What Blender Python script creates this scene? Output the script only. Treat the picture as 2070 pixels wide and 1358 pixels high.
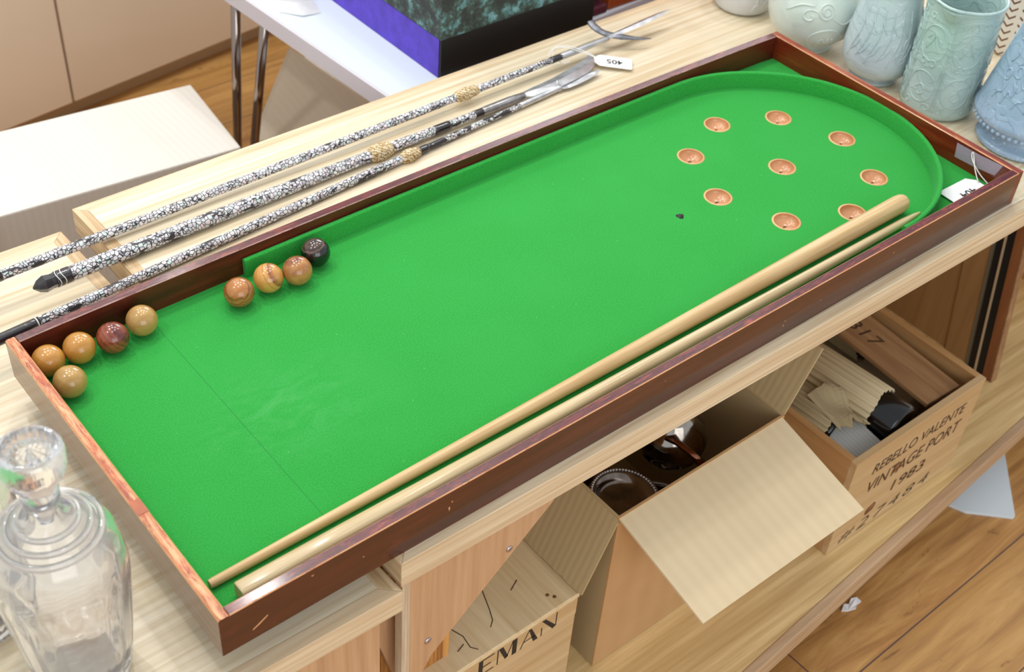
import bpy, bmesh, math, random
from mathutils import Vector, Matrix
from math import sin, cos, pi, radians, sqrt, atan2
random.seed(7)
SC = bpy.context.scene
COL = SC.collection
for o in list(bpy.data.objects):
    bpy.data.objects.remove(o)

# ------------------------------------------------------------------ camera
AZ, PT, RO = 0.83008519, -0.73085277, 0.08518706
fw = Vector((cos(AZ)*cos(PT), sin(AZ)*cos(PT), sin(PT)))
rt = fw.cross(Vector((0, 0, 1))).normalized()
up = rt.cross(fw)
r2 = cos(RO)*rt + sin(RO)*up
u2 = -sin(RO)*rt + cos(RO)*up
cam = bpy.data.cameras.new('camera')
camo = bpy.data.objects.new('camera', cam)
COL.objects.link(camo)
camo.matrix_world = Matrix(((r2.x, u2.x, -fw.x, -0.34971947), (r2.y, u2.y, -fw.y, -0.81870656),
                            (r2.z, u2.z, -fw.z, 1.27478312), (0, 0, 0, 1)))
cam.sensor_fit = 'HORIZONTAL'; cam.sensor_width = 36.0
cam.lens = 2642.354/2070*36
cam.clip_start = 0.02; cam.clip_end = 50
cam.dof.use_dof = True
cam.dof.focus_distance = 1.86
cam.dof.aperture_fstop = 6.0
SC.camera = camo

# ------------------------------------------------------------------ world, lamps, exposure
W = bpy.data.worlds.new('world'); SC.world = W; W.use_nodes = True
W.node_tree.nodes['Background'].inputs[0].default_value = (0.93, 0.97, 1.0, 1)
W.node_tree.nodes['Background'].inputs[1].default_value = 0.86
SC.view_settings.view_transform = 'Standard'
SC.view_settings.look = 'None'
SC.view_settings.gamma = 1.0
SC.view_settings.use_curve_mapping = False
SC.view_settings.exposure = 0.0

def lamp(name, loc, aim, power, size, color=(1, 1, 1), shape='DISK', sy=None):
    l = bpy.data.lights.new(name, 'AREA'); l.energy = power; l.shape = shape; l.size = size
    if sy: l.size_y = sy
    l.color = color
    o = bpy.data.objects.new(name, l); COL.objects.link(o)
    o.location = loc
    o.rotation_euler = (Vector(aim)-Vector(loc)).to_track_quat('-Z', 'Y').to_euler()
    return o
# ceiling downlights of the saleroom
for x, y, pw in ((0.15, 0.25, 4), (0.95, 0.45, 5), (0.0, 1.35, 11), (0.8, 1.5, 11), (1.5, 1.3, 7), (-0.9, 0.9, 9), (2.3, 0.9, 7), (0.4, 2.6, 13), (1.3, 2.9, 12)):
    lamp('ceiling_downlight', (x, y, 2.25), (x, y, 0), pw, 0.13, (1.0, 0.975, 0.94))
# bright shop window behind the far end of the tables, and an added soft fill from behind the camera
lamp('far_window_light', (4.3, 3.6, 2.3), (1.3, 0.8, 0), 58, 1.9, (0.93, 0.96, 1.0), 'RECTANGLE', 1.5)
lamp('front_fill_light', (-0.6, -3.6, 1.5), (0.8, 0.2, -0.3), 52, 3.0, (1.0, 0.985, 0.96), 'RECTANGLE', 2.2)

# ------------------------------------------------------------------ helpers
def tag(o, label=None, cat=None, group=None, kind=None):
    if label: o['label'] = label
    if cat: o['category'] = cat
    if group: o['group'] = group
    if kind: o['kind'] = kind
    return o

def thing(name, label, cat, loc=(0, 0, 0), rz=0.0, group=None):
    o = bpy.data.objects.new(name, None); COL.objects.link(o)
    o.location = loc; o.rotation_euler = (0, 0, rz); o.empty_display_size = 0.05
    return tag(o, label, cat, group)

def build(name, bm, mats, parent=None, smooth=False, label=None, loc=None, rot=None):
    me = bpy.data.meshes.new(name)
    bmesh.ops.recalc_face_normals(bm, faces=bm.faces[:])
    if smooth:
        for f in bm.faces: f.smooth = True
    bm.to_mesh(me); bm.free()
    if not isinstance(mats, (list, tuple)): mats = [mats]
    for m in mats: me.materials.append(m)
    o = bpy.data.objects.new(name, me); COL.objects.link(o)
    if parent: o.parent = parent
    if loc: o.location = loc
    if rot: o.rotation_euler = rot
    if label: o['label'] = label
    return o

def autosmooth(o, ang=35):
    me = o.data
    for p in me.polygons: p.use_smooth = True
    bm = bmesh.new(); bm.from_mesh(me)
    for e in bm.edges:
        e.smooth = not (len(e.link_faces) == 2 and e.calc_face_angle(0) > radians(ang))
    bm.to_mesh(me); bm.free()
    return o

def box(bm, x0, x1, y0, y1, z0, z1, bev=0.0, mat=0, xf=None):
    g = bmesh.new()
    bmesh.ops.create_cube(g, size=1)
    bmesh.ops.scale(g, vec=(x1-x0, y1-y0, z1-z0), verts=g.verts)
    bmesh.ops.translate(g, vec=((x0+x1)/2, (y0+y1)/2, (z0+z1)/2), verts=g.verts)
    if bev: bmesh.ops.bevel(g, geom=g.edges[:], offset=bev, segments=2, affect='EDGES', profile=0.6)
    merge(bm, g, mat, xf)

def merge(bm, g, mat=0, xf=None):
    if xf is not None: bmesh.ops.transform(g, matrix=xf, verts=g.verts)
    vm = {}
    for v in g.verts: vm[v] = bm.verts.new(v.co)
    for f in g.faces:
        try:
            nf = bm.faces.new([vm[v] for v in f.verts]); nf.material_index = mat if mat else f.material_index; nf.smooth = f.smooth
        except ValueError: pass
    g.free()

def prism(bm, poly, z0, z1, bev=0.0, mat=0, xf=None):
    g = bmesh.new()
    a = [g.verts.new((p[0], p[1], z0)) for p in poly]
    b = [g.verts.new((p[0], p[1], z1)) for p in poly]
    n = len(poly)
    g.faces.new(a[::-1]); g.faces.new(b)
    for i in range(n): g.faces.new([a[i], a[(i+1) % n], b[(i+1) % n], b[i]])
    bmesh.ops.recalc_face_normals(g, faces=g.faces)
    if bev: bmesh.ops.bevel(g, geom=g.edges[:], offset=bev, segments=2, affect='EDGES', profile=0.6)
    merge(bm, g, mat, xf)

def lathe(bm, prof, n=64, mod=None, xf=None, mat=0, closed=False, cap=True):
    """prof: list of (r,z); mod(theta,z,r)->r"""
    g = bmesh.new(); rings = []
    for r, z in prof:
        if r < 1e-6: rings.append([g.verts.new((0, 0, z))]); continue
        ring = []
        for i in range(n):
            t = 2*pi*i/n; rr = mod(t, z, r) if mod else r
            ring.append(g.verts.new((rr*cos(t), rr*sin(t), z)))
        rings.append(ring)
    prs = list(zip(rings[:-1], rings[1:]))
    if closed: prs.append((rings[-1], rings[0]))
    for a, b in prs:
        if len(a) == 1 and len(b) == 1: continue
        for i in range(n):
            j = (i+1) % n
            if len(a) == 1: g.faces.new([a[0], b[j], b[i]])
            elif len(b) == 1: g.faces.new([a[i], a[j], b[0]])
            else: g.faces.new([a[i], a[j], b[j], b[i]])
    if cap and not closed:
        for rg in (rings[0], rings[-1]):
            if len(rg) > 1: g.faces.new(rg)
    for f in g.faces: f.smooth = True
    merge(bm, g, mat, xf)

def tube(bm, pts, rad, n=10, closed=False, mat=0, flat=None, upv=None):
    """sweep a circle (or ellipse: flat=(a,b) factors) along pts"""
    pts = [Vector(p) for p in pts]; m = len(pts)
    rads = rad if isinstance(rad, (list, tuple)) else [rad]*m
    g = bmesh.new(); rings = []
    ref = Vector(upv) if upv else None
    prev = None
    for i, p in enumerate(pts):
        if closed: t = (pts[(i+1) % m]-pts[i-1]).normalized()
        else: t = (pts[min(i+1, m-1)]-pts[max(i-1, 0)]).normalized()
        if ref is not None: b = ref
        elif prev is None: b = Vector((0, 0, 1)) if abs(t.z) < 0.9 else Vector((1, 0, 0))
        else: b = prev
        s = t.cross(b).normalized(); b = s.cross(t).normalized(); prev = b
        fa, fb = flat if flat else (1, 1)
        rings.append([g.verts.new(p + rads[i]*(fa*cos(2*pi*k/n)*s + fb*sin(2*pi*k/n)*b)) for k in range(n)])
    for i in range(m if closed else m-1):
        a, b = rings[i], rings[(i+1) % m]
        for k in range(n):
            l = (k+1) % n; g.faces.new([a[k], a[l], b[l], b[k]])
    if not closed:
        g.faces.new(rings[0][::-1]); g.faces.new(rings[-1])
    for f in g.faces: f.smooth = True
    bmesh.ops.recalc_face_normals(g, faces=g.faces)
    merge(bm, g, mat)

def sweep(bm, path, prof, mats=None, cap=True, smooth=False, capmat=0):
    """path in xy; profile (n,z): n = offset to the left normal of the path."""
    g = bmesh.new(); m = len(path); rings = []
    for i, p in enumerate(path):
        a = Vector(path[max(i-1, 0)]); b = Vector(path[min(i+1, m-1)])
        t = (b-a).normalized(); nrm = Vector((-t.y, t.x))
        rings.append([g.verts.new((p[0]+nrm.x*q[0], p[1]+nrm.y*q[0], q[1])) for q in prof])
    k = len(prof)
    for i in range(m-1):
        for j in range(k):
            l = (j+1) % k
            f = g.faces.new([rings[i][j], rings[i][l], rings[i+1][l], rings[i+1][j]])
            f.material_index = mats[j] if mats else 0
            f.smooth = smooth
    if cap:
        for f in (g.faces.new(rings[0][::-1]), g.faces.new(rings[-1])): f.material_index = capmat
    bmesh.ops.recalc_face_normals(g, faces=g.faces)
    merge(bm, g)

def text_bm(s, size, shear=0.0, ext=0.0, align='LEFT', spacing=1.0, thick=0.0):
    c = bpy.data.curves.new('lettering', 'FONT'); c.body = s; c.size = size; c.shear = shear; c.extrude = ext
    c.align_x = align; c.space_character = spacing; c.offset = thick; c.resolution_u = 3
    o = bpy.data.objects.new('lettering', c); COL.objects.link(o)
    bpy.context.view_layer.update()
    me = bpy.data.meshes.new_from_object(o.evaluated_get(bpy.context.evaluated_depsgraph_get()))
    bpy.data.objects.remove(o)
    bm = bmesh.new(); bm.from_mesh(me); bpy.data.meshes.remove(me)
    for f in bm.faces: f.material_index = 0
    return bm

def basis(origin, ex, ey):
    ex = Vector(ex).normalized(); ey = Vector(ey).normalized(); ez = ex.cross(ey).normalized()
    return Matrix(((ex.x, ey.x, ez.x, origin[0]), (ex.y, ey.y, ez.y, origin[1]), (ex.z, ey.z, ez.z, origin[2]), (0, 0, 0, 1)))

def catmull(pts, k=8, closed=False):
    P = [Vector(p) for p in pts]; n = len(P); out = []
    rng = range(n if closed else n-1)
    for i in rng:
        p0 = P[(i-1) % n] if closed or i > 0 else P[0]
        p1 = P[i]; p2 = P[(i+1) % n]
        p3 = P[(i+2) % n] if closed or i+2 < n else P[n-1]
        for j in range(k):
            t = j/k
            out.append(0.5*((2*p1)+(-p0+p2)*t+(2*p0-5*p1+4*p2-p3)*t*t+(-p0+3*p1-3*p2+p3)*t**3))
    if not closed: out.append(P[-1])
    return out

# ------------------------------------------------------------------ materials
def lin(c):
    def f(v):
        v /= 255.0
        return v/12.92 if v <= 0.04045 else ((v+0.055)/1.055)**2.4
    return (f(c[0]), f(c[1]), f(c[2]), 1)

class N:
    def __init__(s, name):
        s.m = bpy.data.materials.new(name); s.m.use_nodes = True
        s.t = s.m.node_tree; s.b = s.t.nodes['Principled BSDF']
    def n(s, typ, **kw):
        nd = s.t.nodes.new(typ)
        for k, v in kw.items(): setattr(nd, k, v)
        return nd
    def l(s, a, b): s.t.links.new(a, b)
    def coord(s, scale=(1, 1, 1), rot=(0, 0, 0), kind='Object', loc=(0, 0, 0)):
        tc = s.n('ShaderNodeTexCoord'); mp = s.n('ShaderNodeMapping')
        mp.inputs['Scale'].default_value = scale; mp.inputs['Rotation'].default_value = rot; mp.inputs['Location'].default_value = loc
        s.l(tc.outputs[kind], mp.inputs[0]); return mp.outputs[0]
    def noise(s, vec, scale, detail=4, rough=0.55, dist=0.0):
        nd = s.n('ShaderNodeTexNoise'); nd.inputs['Scale'].default_value = scale; nd.inputs['Detail'].default_value = detail
        nd.inputs['Roughness'].default_value = rough; nd.inputs['Distortion'].default_value = dist
        s.l(vec, nd.inputs['Vector']); return nd.outputs['Fac']
    def ramp(s, fac, stops):
        r = s.n('ShaderNodeValToRGB'); el = r.color_ramp.elements
        while len(el) > 1: el.remove(el[-1])
        el[0].position = stops[0][0]; el[0].color = stops[0][1]
        for p, c in stops[1:]:
            e = el.new(p); e.color = c
        s.l(fac, r.inputs[0]); return r.outputs[0]
    def mix(s, fac, a, b, mode='MIX'):
        m = s.n('ShaderNodeMix'); m.data_type = 'RGBA'; m.blend_type = mode
        if isinstance(fac, (int, float)): m.inputs[0].default_value = fac
        else: s.l(fac, m.inputs[0])
        for v, i in ((a, 6), (b, 7)):
            if isinstance(v, tuple): m.inputs[i].default_value = v
            else: s.l(v, m.inputs[i])
        return m.outputs[2]
    def math(s, op, a, b=None):
        m = s.n('ShaderNodeMath', operation=op)
        for v, i in ((a, 0), (b, 1)):
            if v is None: continue
            if isinstance(v, (int, float)): m.inputs[i].default_value = v
            else: s.l(v, m.inputs[i])
        return m.outputs[0]
    def bump(s, h, strength=0.3, dist=0.001):
        b = s.n('ShaderNodeBump'); b.inputs['Strength'].default_value = strength; b.inputs['Distance'].default_value = dist
        s.l(h, b.inputs['Height']); s.l(b.outputs[0], s.b.inputs['Normal'])
    def base(s, c):
        if isinstance(c, tuple): s.b.inputs['Base Color'].default_value = c
        else: s.l(c, s.b.inputs['Base Color'])
    def set(s, **kw):
        for k, v in kw.items(): s.b.inputs[k.replace('_', ' ')].default_value = v

def G(v): return (v, v, v, 1)

def wood(name, light, dark, fine=(6, 90, 90), rough=0.45, coat=0.0, contrast=(0.35, 0.68), streak=None, streak_amt=0.5,
         rings=0.0, ring_scale=12, bump=0.15, spec=0.5, broad=None):
    s = N(name)
    v = s.coord(fine)
    f1 = s.noise(v, 1.0, 6, 0.6)
    c = s.ramp(f1, [(contrast[0], lin(dark)), (contrast[1], lin(light))])
    v2 = s.coord((fine[0]*0.3, fine[1]*0.18, fine[2]*0.18), loc=(3.1, 1.7, 0.4))
    f2 = s.noise(v2, 1.0, 3, 0.5, 0.6)
    c = s.mix(s.math('MULTIPLY', s.ramp(f2, [(0.45, G(0)), (0.7, G(1))]), streak_amt), c, lin(streak or dark))
    if rings:
        w = s.n('ShaderNodeTexWave', wave_type='BANDS', bands_direction='Y'); w.inputs['Scale'].default_value = ring_scale
        w.inputs['Distortion'].default_value = 7; w.inputs['Detail'].default_value = 2; w.inputs['Detail Scale'].default_value = 0.7
        s.l(s.coord((0.12 if fine[0] < fine[1] else 1, 1 if fine[0] < fine[1] else 0.12, 1)), w.inputs['Vector'])
        c = s.mix(s.math('MULTIPLY', s.ramp(w.outputs['Fac'], [(0.0, G(1)), (0.28, G(0))]), rings), c, lin(dark))
    s.base(c)
    s.set(Roughness=rough, Coat_Weight=coat, Coat_Roughness=0.12, Specular_IOR_Level=spec)
    if bump: s.bump(f1, bump, 0.0006)
    return s.m

def plain(name, c, rough=0.5, metal=0.0, coat=0.0, mott=0.0, mscale=20, bump=0.0, spec=0.5):
    s = N(name)
    v = s.coord()
    f = s.noise(v, mscale, 5)
    c2 = tuple(max(0, x*(1-mott)) for x in c)
    s.base(s.ramp(f, [(0.35, lin(c2)), (0.65, lin(c))]))
    s.set(Roughness=rough, Metallic=metal, Coat_Weight=coat, Specular_IOR_Level=spec)
    if bump: s.bump(s.noise(v, mscale*8, 4), bump, 0.0006)
    return s.m

M = {}
M['oak'] = wood('oak_veneer', (232, 220, 194), (204, 182, 144), (2.0, 100, 100), 0.36, 0.15, (0.33, 0.62), (214, 196, 158), 0.3, spec=0.5)
M['oak_lip'] = wood('oak_lipping', (232, 214, 182), (196, 168, 130), (3, 85, 160), 0.42, 0.0, (0.32, 0.66), (206, 176, 140), 0.6, rings=0.22, ring_scale=26)
M['oak_end'] = wood('oak_lipping_cross', (232, 210, 172), (176, 142, 100), (110, 3, 130), 0.42, 0.0, (0.35, 0.68), (200, 168, 126), 0.5)
M['shelf'] = wood('shelf_oak', (240, 212, 156), (192, 156, 100), (2.6, 70, 70), 0.4, 0.1, (0.3, 0.66), (196, 162, 108), 0.5)
M['shelf_lip'] = wood('shelf_lipping', (206, 176, 142), (172, 138, 104), (2.6, 40, 90), 0.45)
M['ply'] = wood('plywood_face', (206, 166, 126), (180, 136, 98), (70, 70, 3.2), 0.55, 0, (0.3, 0.72), (192, 150, 112), 0.4)
M['ply_edge'] = wood('plywood_edge', (226, 208, 180), (176, 152, 122), (150, 40, 4), 0.6)
M['pine_dark'] = wood('orange_pine', (214, 154, 82), (150, 92, 38), (110, 110, 2), 0.5, 0, (0.38, 0.6))
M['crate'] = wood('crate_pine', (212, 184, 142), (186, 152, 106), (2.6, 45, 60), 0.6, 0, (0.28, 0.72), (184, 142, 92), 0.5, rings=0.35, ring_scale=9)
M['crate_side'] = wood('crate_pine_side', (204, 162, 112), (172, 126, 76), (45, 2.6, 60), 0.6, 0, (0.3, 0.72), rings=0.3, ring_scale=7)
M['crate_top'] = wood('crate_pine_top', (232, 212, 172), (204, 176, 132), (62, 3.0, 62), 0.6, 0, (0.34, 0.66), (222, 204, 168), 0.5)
M['cue'] = wood('cue_ash', (218, 190, 142), (186, 150, 98), (5, 150, 150), 0.42, 0.06, (0.3, 0.7))
M['cue2'] = wood('cue_ash_greyed', (216, 194, 150), (182, 156, 110), (5, 140, 140), 0.32, 0.2, (0.3, 0.7))
M['board'] = wood('loose_board', (172, 132, 90), (132, 94, 60), (50, 2.6, 50), 0.6)
M['dark_panel'] = wood('brown_back_panel', (166, 128, 80), (138, 100, 58), (40, 40, 2), 0.6, 0, (0.3, 0.7))
M['stile'] = wood('stained_stile', (142, 90, 52), (112, 62, 32), (30, 30, 2), 0.5)
M['ochre'] = wood('orange_wood', (186, 96, 44), (146, 64, 24), (30, 30, 2), 0.4, 0.2)

def mahog(name, a, b, worn, wfac, rough=0.22, axis=(4, 60, 60), coat=0.6):
    s = N(name)
    v = s.coord(axis); f = s.noise(v, 1, 6, 0.65)
    c = s.ramp(f, [(0.32, lin(a)), (0.68, lin(b))])
    v2 = s.coord((axis[0]*2.2, axis[1]*0.6, axis[2]*0.6), loc=(1.2, 5.1, 2)); f2 = s.noise(v2, 1, 7, 0.72, 0.4)
    k = s.ramp(f2, [(1-wfac-0.05, G(0)), (1-wfac+0.12, G(1))])
    c = s.mix(k, c, lin(worn))
    v3 = s.coord((14, 14, 14), loc=(3, 3, 3)); f3 = s.noise(v3, 1, 8, 0.75)
    c = s.mix(s.ramp(f3, [(0.60, G(0)), (0.72, G(0.6))]), c, lin((a[0]*0.55, a[1]*0.5, a[2]*0.6)))
    s.base(c); s.set(Roughness=rough, Coat_Weight=coat, Coat_Roughness=0.10, Specular_IOR_Level=0.5)
    s.bump(f, 0.5, 0.0006)
    return s.m
M['mah'] = mahog('mahogany_side', (62, 14, 8), (100, 32, 18), (124, 44, 20), 0.36, 0.42, coat=0.05)
M['mah_out'] = mahog('mahogany_outer_face', (48, 12, 9), (82, 28, 18), (112, 40, 22), 0.36, 0.28, coat=0.5)
M['mah_top'] = mahog('mahogany_rim_top', (46, 7, 13), (108, 28, 28), (158, 58, 42), 0.42, 0.26, (16, 320, 60), 0.15)
M['mah_end'] = mahog('mahogany_end_worn', (84, 22, 10), (126, 46, 20), (156, 78, 36), 0.42, 0.34, (60, 4, 60), 0.05)
M['mah_end_top'] = mahog('end_rim_top_worn', (128, 34, 16), (204, 104, 54), (232, 168, 116), 0.50, 0.42, (70, 34, 60), 0.1)
M['mah_end_r'] = mahog('end_rim_top_right', (92, 26, 14), (160, 66, 36), (206, 120, 72), 0.47, 0.36, (90, 14, 60), 0.15)
M['edge_glint'] = mahog('painted_arris_glint', (150, 110, 104), (196, 160, 150), (120, 50, 40), 0.42, 0.25, (20, 20, 20), 0.4)  # pale pink paints the specular glint onto the far inner arris
M['edge'] = mahog('worn_arris', (206, 140, 92), (226, 168, 118), (140, 62, 34), 0.40, 0.4, (20, 20, 20), 0.2)
M['left_out'] = mahog('end_face_painted_reflection', (116, 84, 64), (142, 110, 86), (160, 128, 102), 0.4, 0.3, (20, 3, 80), 0.4)  # brownish grey puts the table's reflection into the outer face colour

def felt():
    s = N('green_baize')
    v = s.coord(); f = s.noise(v, 600, 3, 0.75); g = s.noise(v, 6, 4, 0.6); h = s.noise(v, 120, 2, 0.5)
    c = s.ramp(f, [(0.25, lin((32, 126, 44))), (0.5, lin((42, 150, 58))), (0.78, lin((72, 172, 82)))])
    c = s.mix(s.ramp(g, [(0.4, G(0)), (0.75, G(0.35))]), c, lin((54, 160, 72)))
    vo = s.n('ShaderNodeTexVoronoi'); vo.inputs['Scale'].default_value = 34; s.l(v, vo.inputs['Vector'])
    sp = s.ramp(vo.outputs['Distance'], [(0.012, G(0.7)), (0.03, G(0))])
    c = s.mix(sp, c, lin((160, 210, 140)))
    # paler streaky patch left of the middle
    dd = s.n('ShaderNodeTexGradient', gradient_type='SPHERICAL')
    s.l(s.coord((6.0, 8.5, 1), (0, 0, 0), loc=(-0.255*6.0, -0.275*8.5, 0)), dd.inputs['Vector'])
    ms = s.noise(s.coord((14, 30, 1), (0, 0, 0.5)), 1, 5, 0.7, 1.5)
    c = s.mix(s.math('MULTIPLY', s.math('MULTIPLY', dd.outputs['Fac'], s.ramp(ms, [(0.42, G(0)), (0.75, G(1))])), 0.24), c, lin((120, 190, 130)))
    s.base(c); s.set(Roughness=0.95, Sheen_Weight=0.25, Sheen_Roughness=0.5, Specular_IOR_Level=0.15)
    s.b.inputs['Sheen Tint'].default_value = lin((150, 240, 170))
    s.bump(f, 0.35, 0.0008)
    return s.m
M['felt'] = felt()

def ballm(name, a, b, streak, amt, scale=(8, 60, 60), rot=(0.4, 0.3, 0.2), rough=0.2):
    s = N(name)
    v = s.coord(scale, rot)
    f = s.noise(v, 1.0, 5, 0.6, 0.5)
    c = s.ramp(f, [(0.3, lin(b)), (0.7, lin(a))])
    w = s.n('ShaderNodeTexWave', wave_type='RINGS', rings_direction='SPHERICAL'); w.inputs['Scale'].default_value = 28
    w.inputs['Distortion'].default_value = 3.5; w.inputs['Detail'].default_value = 3; w.inputs['Detail Scale'].default_value = 1.4
    s.l(s.coord((1, 1.6, 1), rot, loc=(0.02, 0.015, 0.012)), w.inputs['Vector'])
    big = s.noise(s.coord((30, 42, 30), rot, loc=(2.1, 0.2, 1)), 1, 3, 0.6)
    k = s.math('MULTIPLY', s.ramp(w.outputs['Fac'], [(0.35, G(0)), (0.85, G(1))]), s.ramp(big, [(0.42, G(0)), (0.6, G(1))]))
    c = s.mix(s.math('MULTIPLY', k, amt), c, lin(streak))
    s.base(c); s.set(Roughness=rough, Coat_Weight=0.5, Coat_Roughness=0.12)
    return s.m
def ballp(name, a, b, stops, axis, dist=0.10, rough=0.2, grain=(30, 160, 160)):
    """banded figure: stops along one axis of the ball, wavering with noise"""
    s = N(name)
    base = s.ramp(s.noise(s.coord((26, 90, 50), (0.5, 0.2, 0.3)), 1.0, 4, 0.6, 0.6), [(0.3, lin(b)), (0.7, lin(a))])
    dt = s.n('ShaderNodeVectorMath', operation='DOT_PRODUCT'); s.l(s.coord((22, 22, 22)), dt.inputs[0])
    ax = Vector(axis).normalized(); dt.inputs[1].default_value = ax
    v = s.math('ADD', dt.outputs['Value'], 0.5)
    v = s.math('ADD', v, s.math('MULTIPLY', s.math('SUBTRACT', s.noise(s.coord((60, 60, 60), loc=(1, 4, 2)), 1, 4, 0.6, 0.5), 0.5), dist))
    fine = s.noise(s.coord(grain, (0.3, 0.9, 0.4)), 1, 3, 0.7)
    st = []
    for p, k in stops: st.append((p, G(k)))
    k = s.math('MULTIPLY', s.ramp(v, st), s.ramp(fine, [(0.3, G(0.5)), (0.6, G(1))]))
    return s, base, k
def ballfin(s, base, k, col, rough=0.2):
    s.base(s.mix(k, base, lin(col))); s.set(Roughness=rough, Coat_Weight=0.45, Coat_Roughness=0.06); return s.m
RV = (0.74, -0.67, 0.0); VV = (-0.50, -0.55, 0.67)
M['b_yel'] = ballfin(*ballp('ball_boxwood', (196, 142, 66), (174, 118, 48), [(0, 0), (0.3, 0.3), (0.6, 0.0)], (0.2, 0.3, 1)), (158, 100, 40))
M['b_pale'] = ballfin(*ballp('ball_pale_boxwood', (190, 152, 88), (166, 126, 66), [(0, 0), (0.45, 0.35), (0.6, 0.0), (0.8, 0.2)], (1, 0.2, 0.3)), (150, 112, 60))
M['b_red'] = ballfin(*ballp('ball_rosewood', (172, 96, 60), (146, 66, 42), [(0.0, 0.2), (0.2, 0.8), (0.26, 0.1), (0.36, 0.7), (0.42, 0.1), (0.52, 0.6), (0.56, 0.1), (0.66, 0.85), (0.72, 0.4), (0.8, 1), (1, 0.5)], (0.7, -0.2, 0.6), 0.22), (72, 22, 34))
M['b_mid'] = ballfin(*ballp('ball_tulipwood', (196, 134, 74), (168, 104, 50), [(0.0, 0.1), (0.12, 0.25), (0.2, 0.6), (0.24, 0.1), (0.38, 0.3), (0.43, 1), (0.50, 0.25), (0.58, 0.9), (0.63, 0.2), (0.70, 0.75), (0.74, 0.1), (0.82, 0.8), (0.86, 0.1)], (-0.35, -0.45, 0.9), 0.26), (82, 30, 22))
M['b_str'] = ballfin(*ballp('ball_striped', (212, 160, 84), (198, 138, 66), [(0.0, 0.2), (0.2, 0.0), (0.60, 0.0), (0.615, 0.9), (0.63, 0.0), (0.72, 0.1), (0.77, 0.95), (0.84, 0.6), (0.90, 0.2)], (0.66, -0.46, 0.55), 0.05), (112, 30, 42))
M['b_dim'] = ballfin(*ballp('ball_flecked', (204, 150, 86), (172, 112, 58), [(0.0, 0.15), (0.3, 0.4), (0.5, 0.1), (0.7, 0.55), (0.85, 0.3), (0.93, 0.9)], (-0.1, 0.2, 1.0), 0.25, grain=(260, 60, 260)), (112, 50, 36))
M['b_blk'] = ballfin(*ballp('ball_ebony', (24, 22, 24), (14, 13, 15), [(0, 0), (0.78, 0), (0.82, 0.8), (0.86, 0.1), (0.93, 0.5), (1, 0)], (-0.2, 0.1, 1.0), 0.16), (132, 100, 84), 0.15)
M['cup'] = wood('cup_wood', (206, 150, 104), (184, 124, 78), (40, 40, 40), 0.3, 0.4, (0.3, 0.7))
M['cup_rim'] = plain('cup_rim_wood', (224, 176, 122), 0.4, mott=0.1)
M['ink'] = plain('black_ink', (34, 28, 26), 0.6)
M['ink_brown'] = plain('faded_brand_ink', (84, 56, 34), 0.7, mott=0.3, mscale=120)
M['black'] = plain('black_paint', (16, 16, 19), 0.5)
M['rubber'] = plain('dark_rebate', (10, 9, 9), 0.6)
M['grey'] = plain('grey_green_felt', (104, 98, 80), 0.8)
M['white'] = plain('white_card', (246, 246, 246), 0.55)
M['string'] = plain('white_string', (236, 234, 228), 0.8)
M['steel'] = plain('bright_steel', (214, 215, 218), 0.34, 0.8, mott=0.12, mscale=60)
M['steel_dk'] = plain('dull_iron', (136, 138, 146), 0.42, 0.8, mott=0.3, mscale=80)
M['chrome'] = plain('chrome_tube', (150, 138, 132), 0.12, 1.0)
M['tarn'] = plain('tarnished_plate', (120, 108, 100), 0.14, 1.0, mott=0.35, mscale=30)
M['tarn2'] = plain('silver_plate', (168, 160, 152), 0.12, 1.0, mott=0.25, mscale=30)
M['steel_mid'] = plain('worn_ferrule', (190, 186, 186), 0.28, 0.9, mott=0.25, mscale=50)
M['copper'] = plain('coppery_worn_plate', (150, 96, 74), 0.2, 1.0, mott=0.3, mscale=30)
M['blue'] = plain('violet_blue_cloth', (98, 76, 208), 0.85, mott=0.12, mscale=40, bump=0.3)
M['laminate'] = plain('white_laminate', (214, 224, 230), 0.35)
M['lavender'] = plain('pale_edge_band', (206, 202, 210), 0.4)
M['cream'] = plain('cream_cupboard', (222, 202, 178), 0.5)
M['plinth'] = plain('tan_plinth', (186, 160, 126), 0.5)
M['glass_blk'] = plain('black_bottle', (8, 8, 9), 0.16, coat=0.3, spec=0.3)
M['screw'] = plain('screw_zinc', (196, 190, 204), 0.3, 1.0)
M['knot'] = plain('pine_knot', (150, 94, 48), 0.6, mott=0.4, mscale=90)
M['darkcloth'] = plain('dark_bundle', (56, 52, 54), 0.7, mott=0.5, mscale=30)
M['maroon'] = plain('maroon_cloth', (84, 22, 40), 0.7)

def marble():
    s = N('verdigris_marbled')
    v = s.coord(); a = s.noise(v, 30, 6, 0.72, 0.15); b = s.noise(s.coord((2, 2, 1), loc=(4, 1, 2)), 26, 6, 0.7, 0.1)
    c = s.ramp(a, [(0.44, lin((40, 48, 48))), (0.53, lin((64, 82, 76))), (0.57, lin((80, 126, 124))), (0.64, lin((124, 172, 180)))])
    c = s.mix(s.ramp(b, [(0.5, G(0)), (0.66, G(0.75))]), c, lin((46, 58, 52)))
    s.base(c); s.set(Roughness=0.55); s.bump(a, 0.3, 0.002)
    return s.m
M['marble'] = marble()

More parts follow.
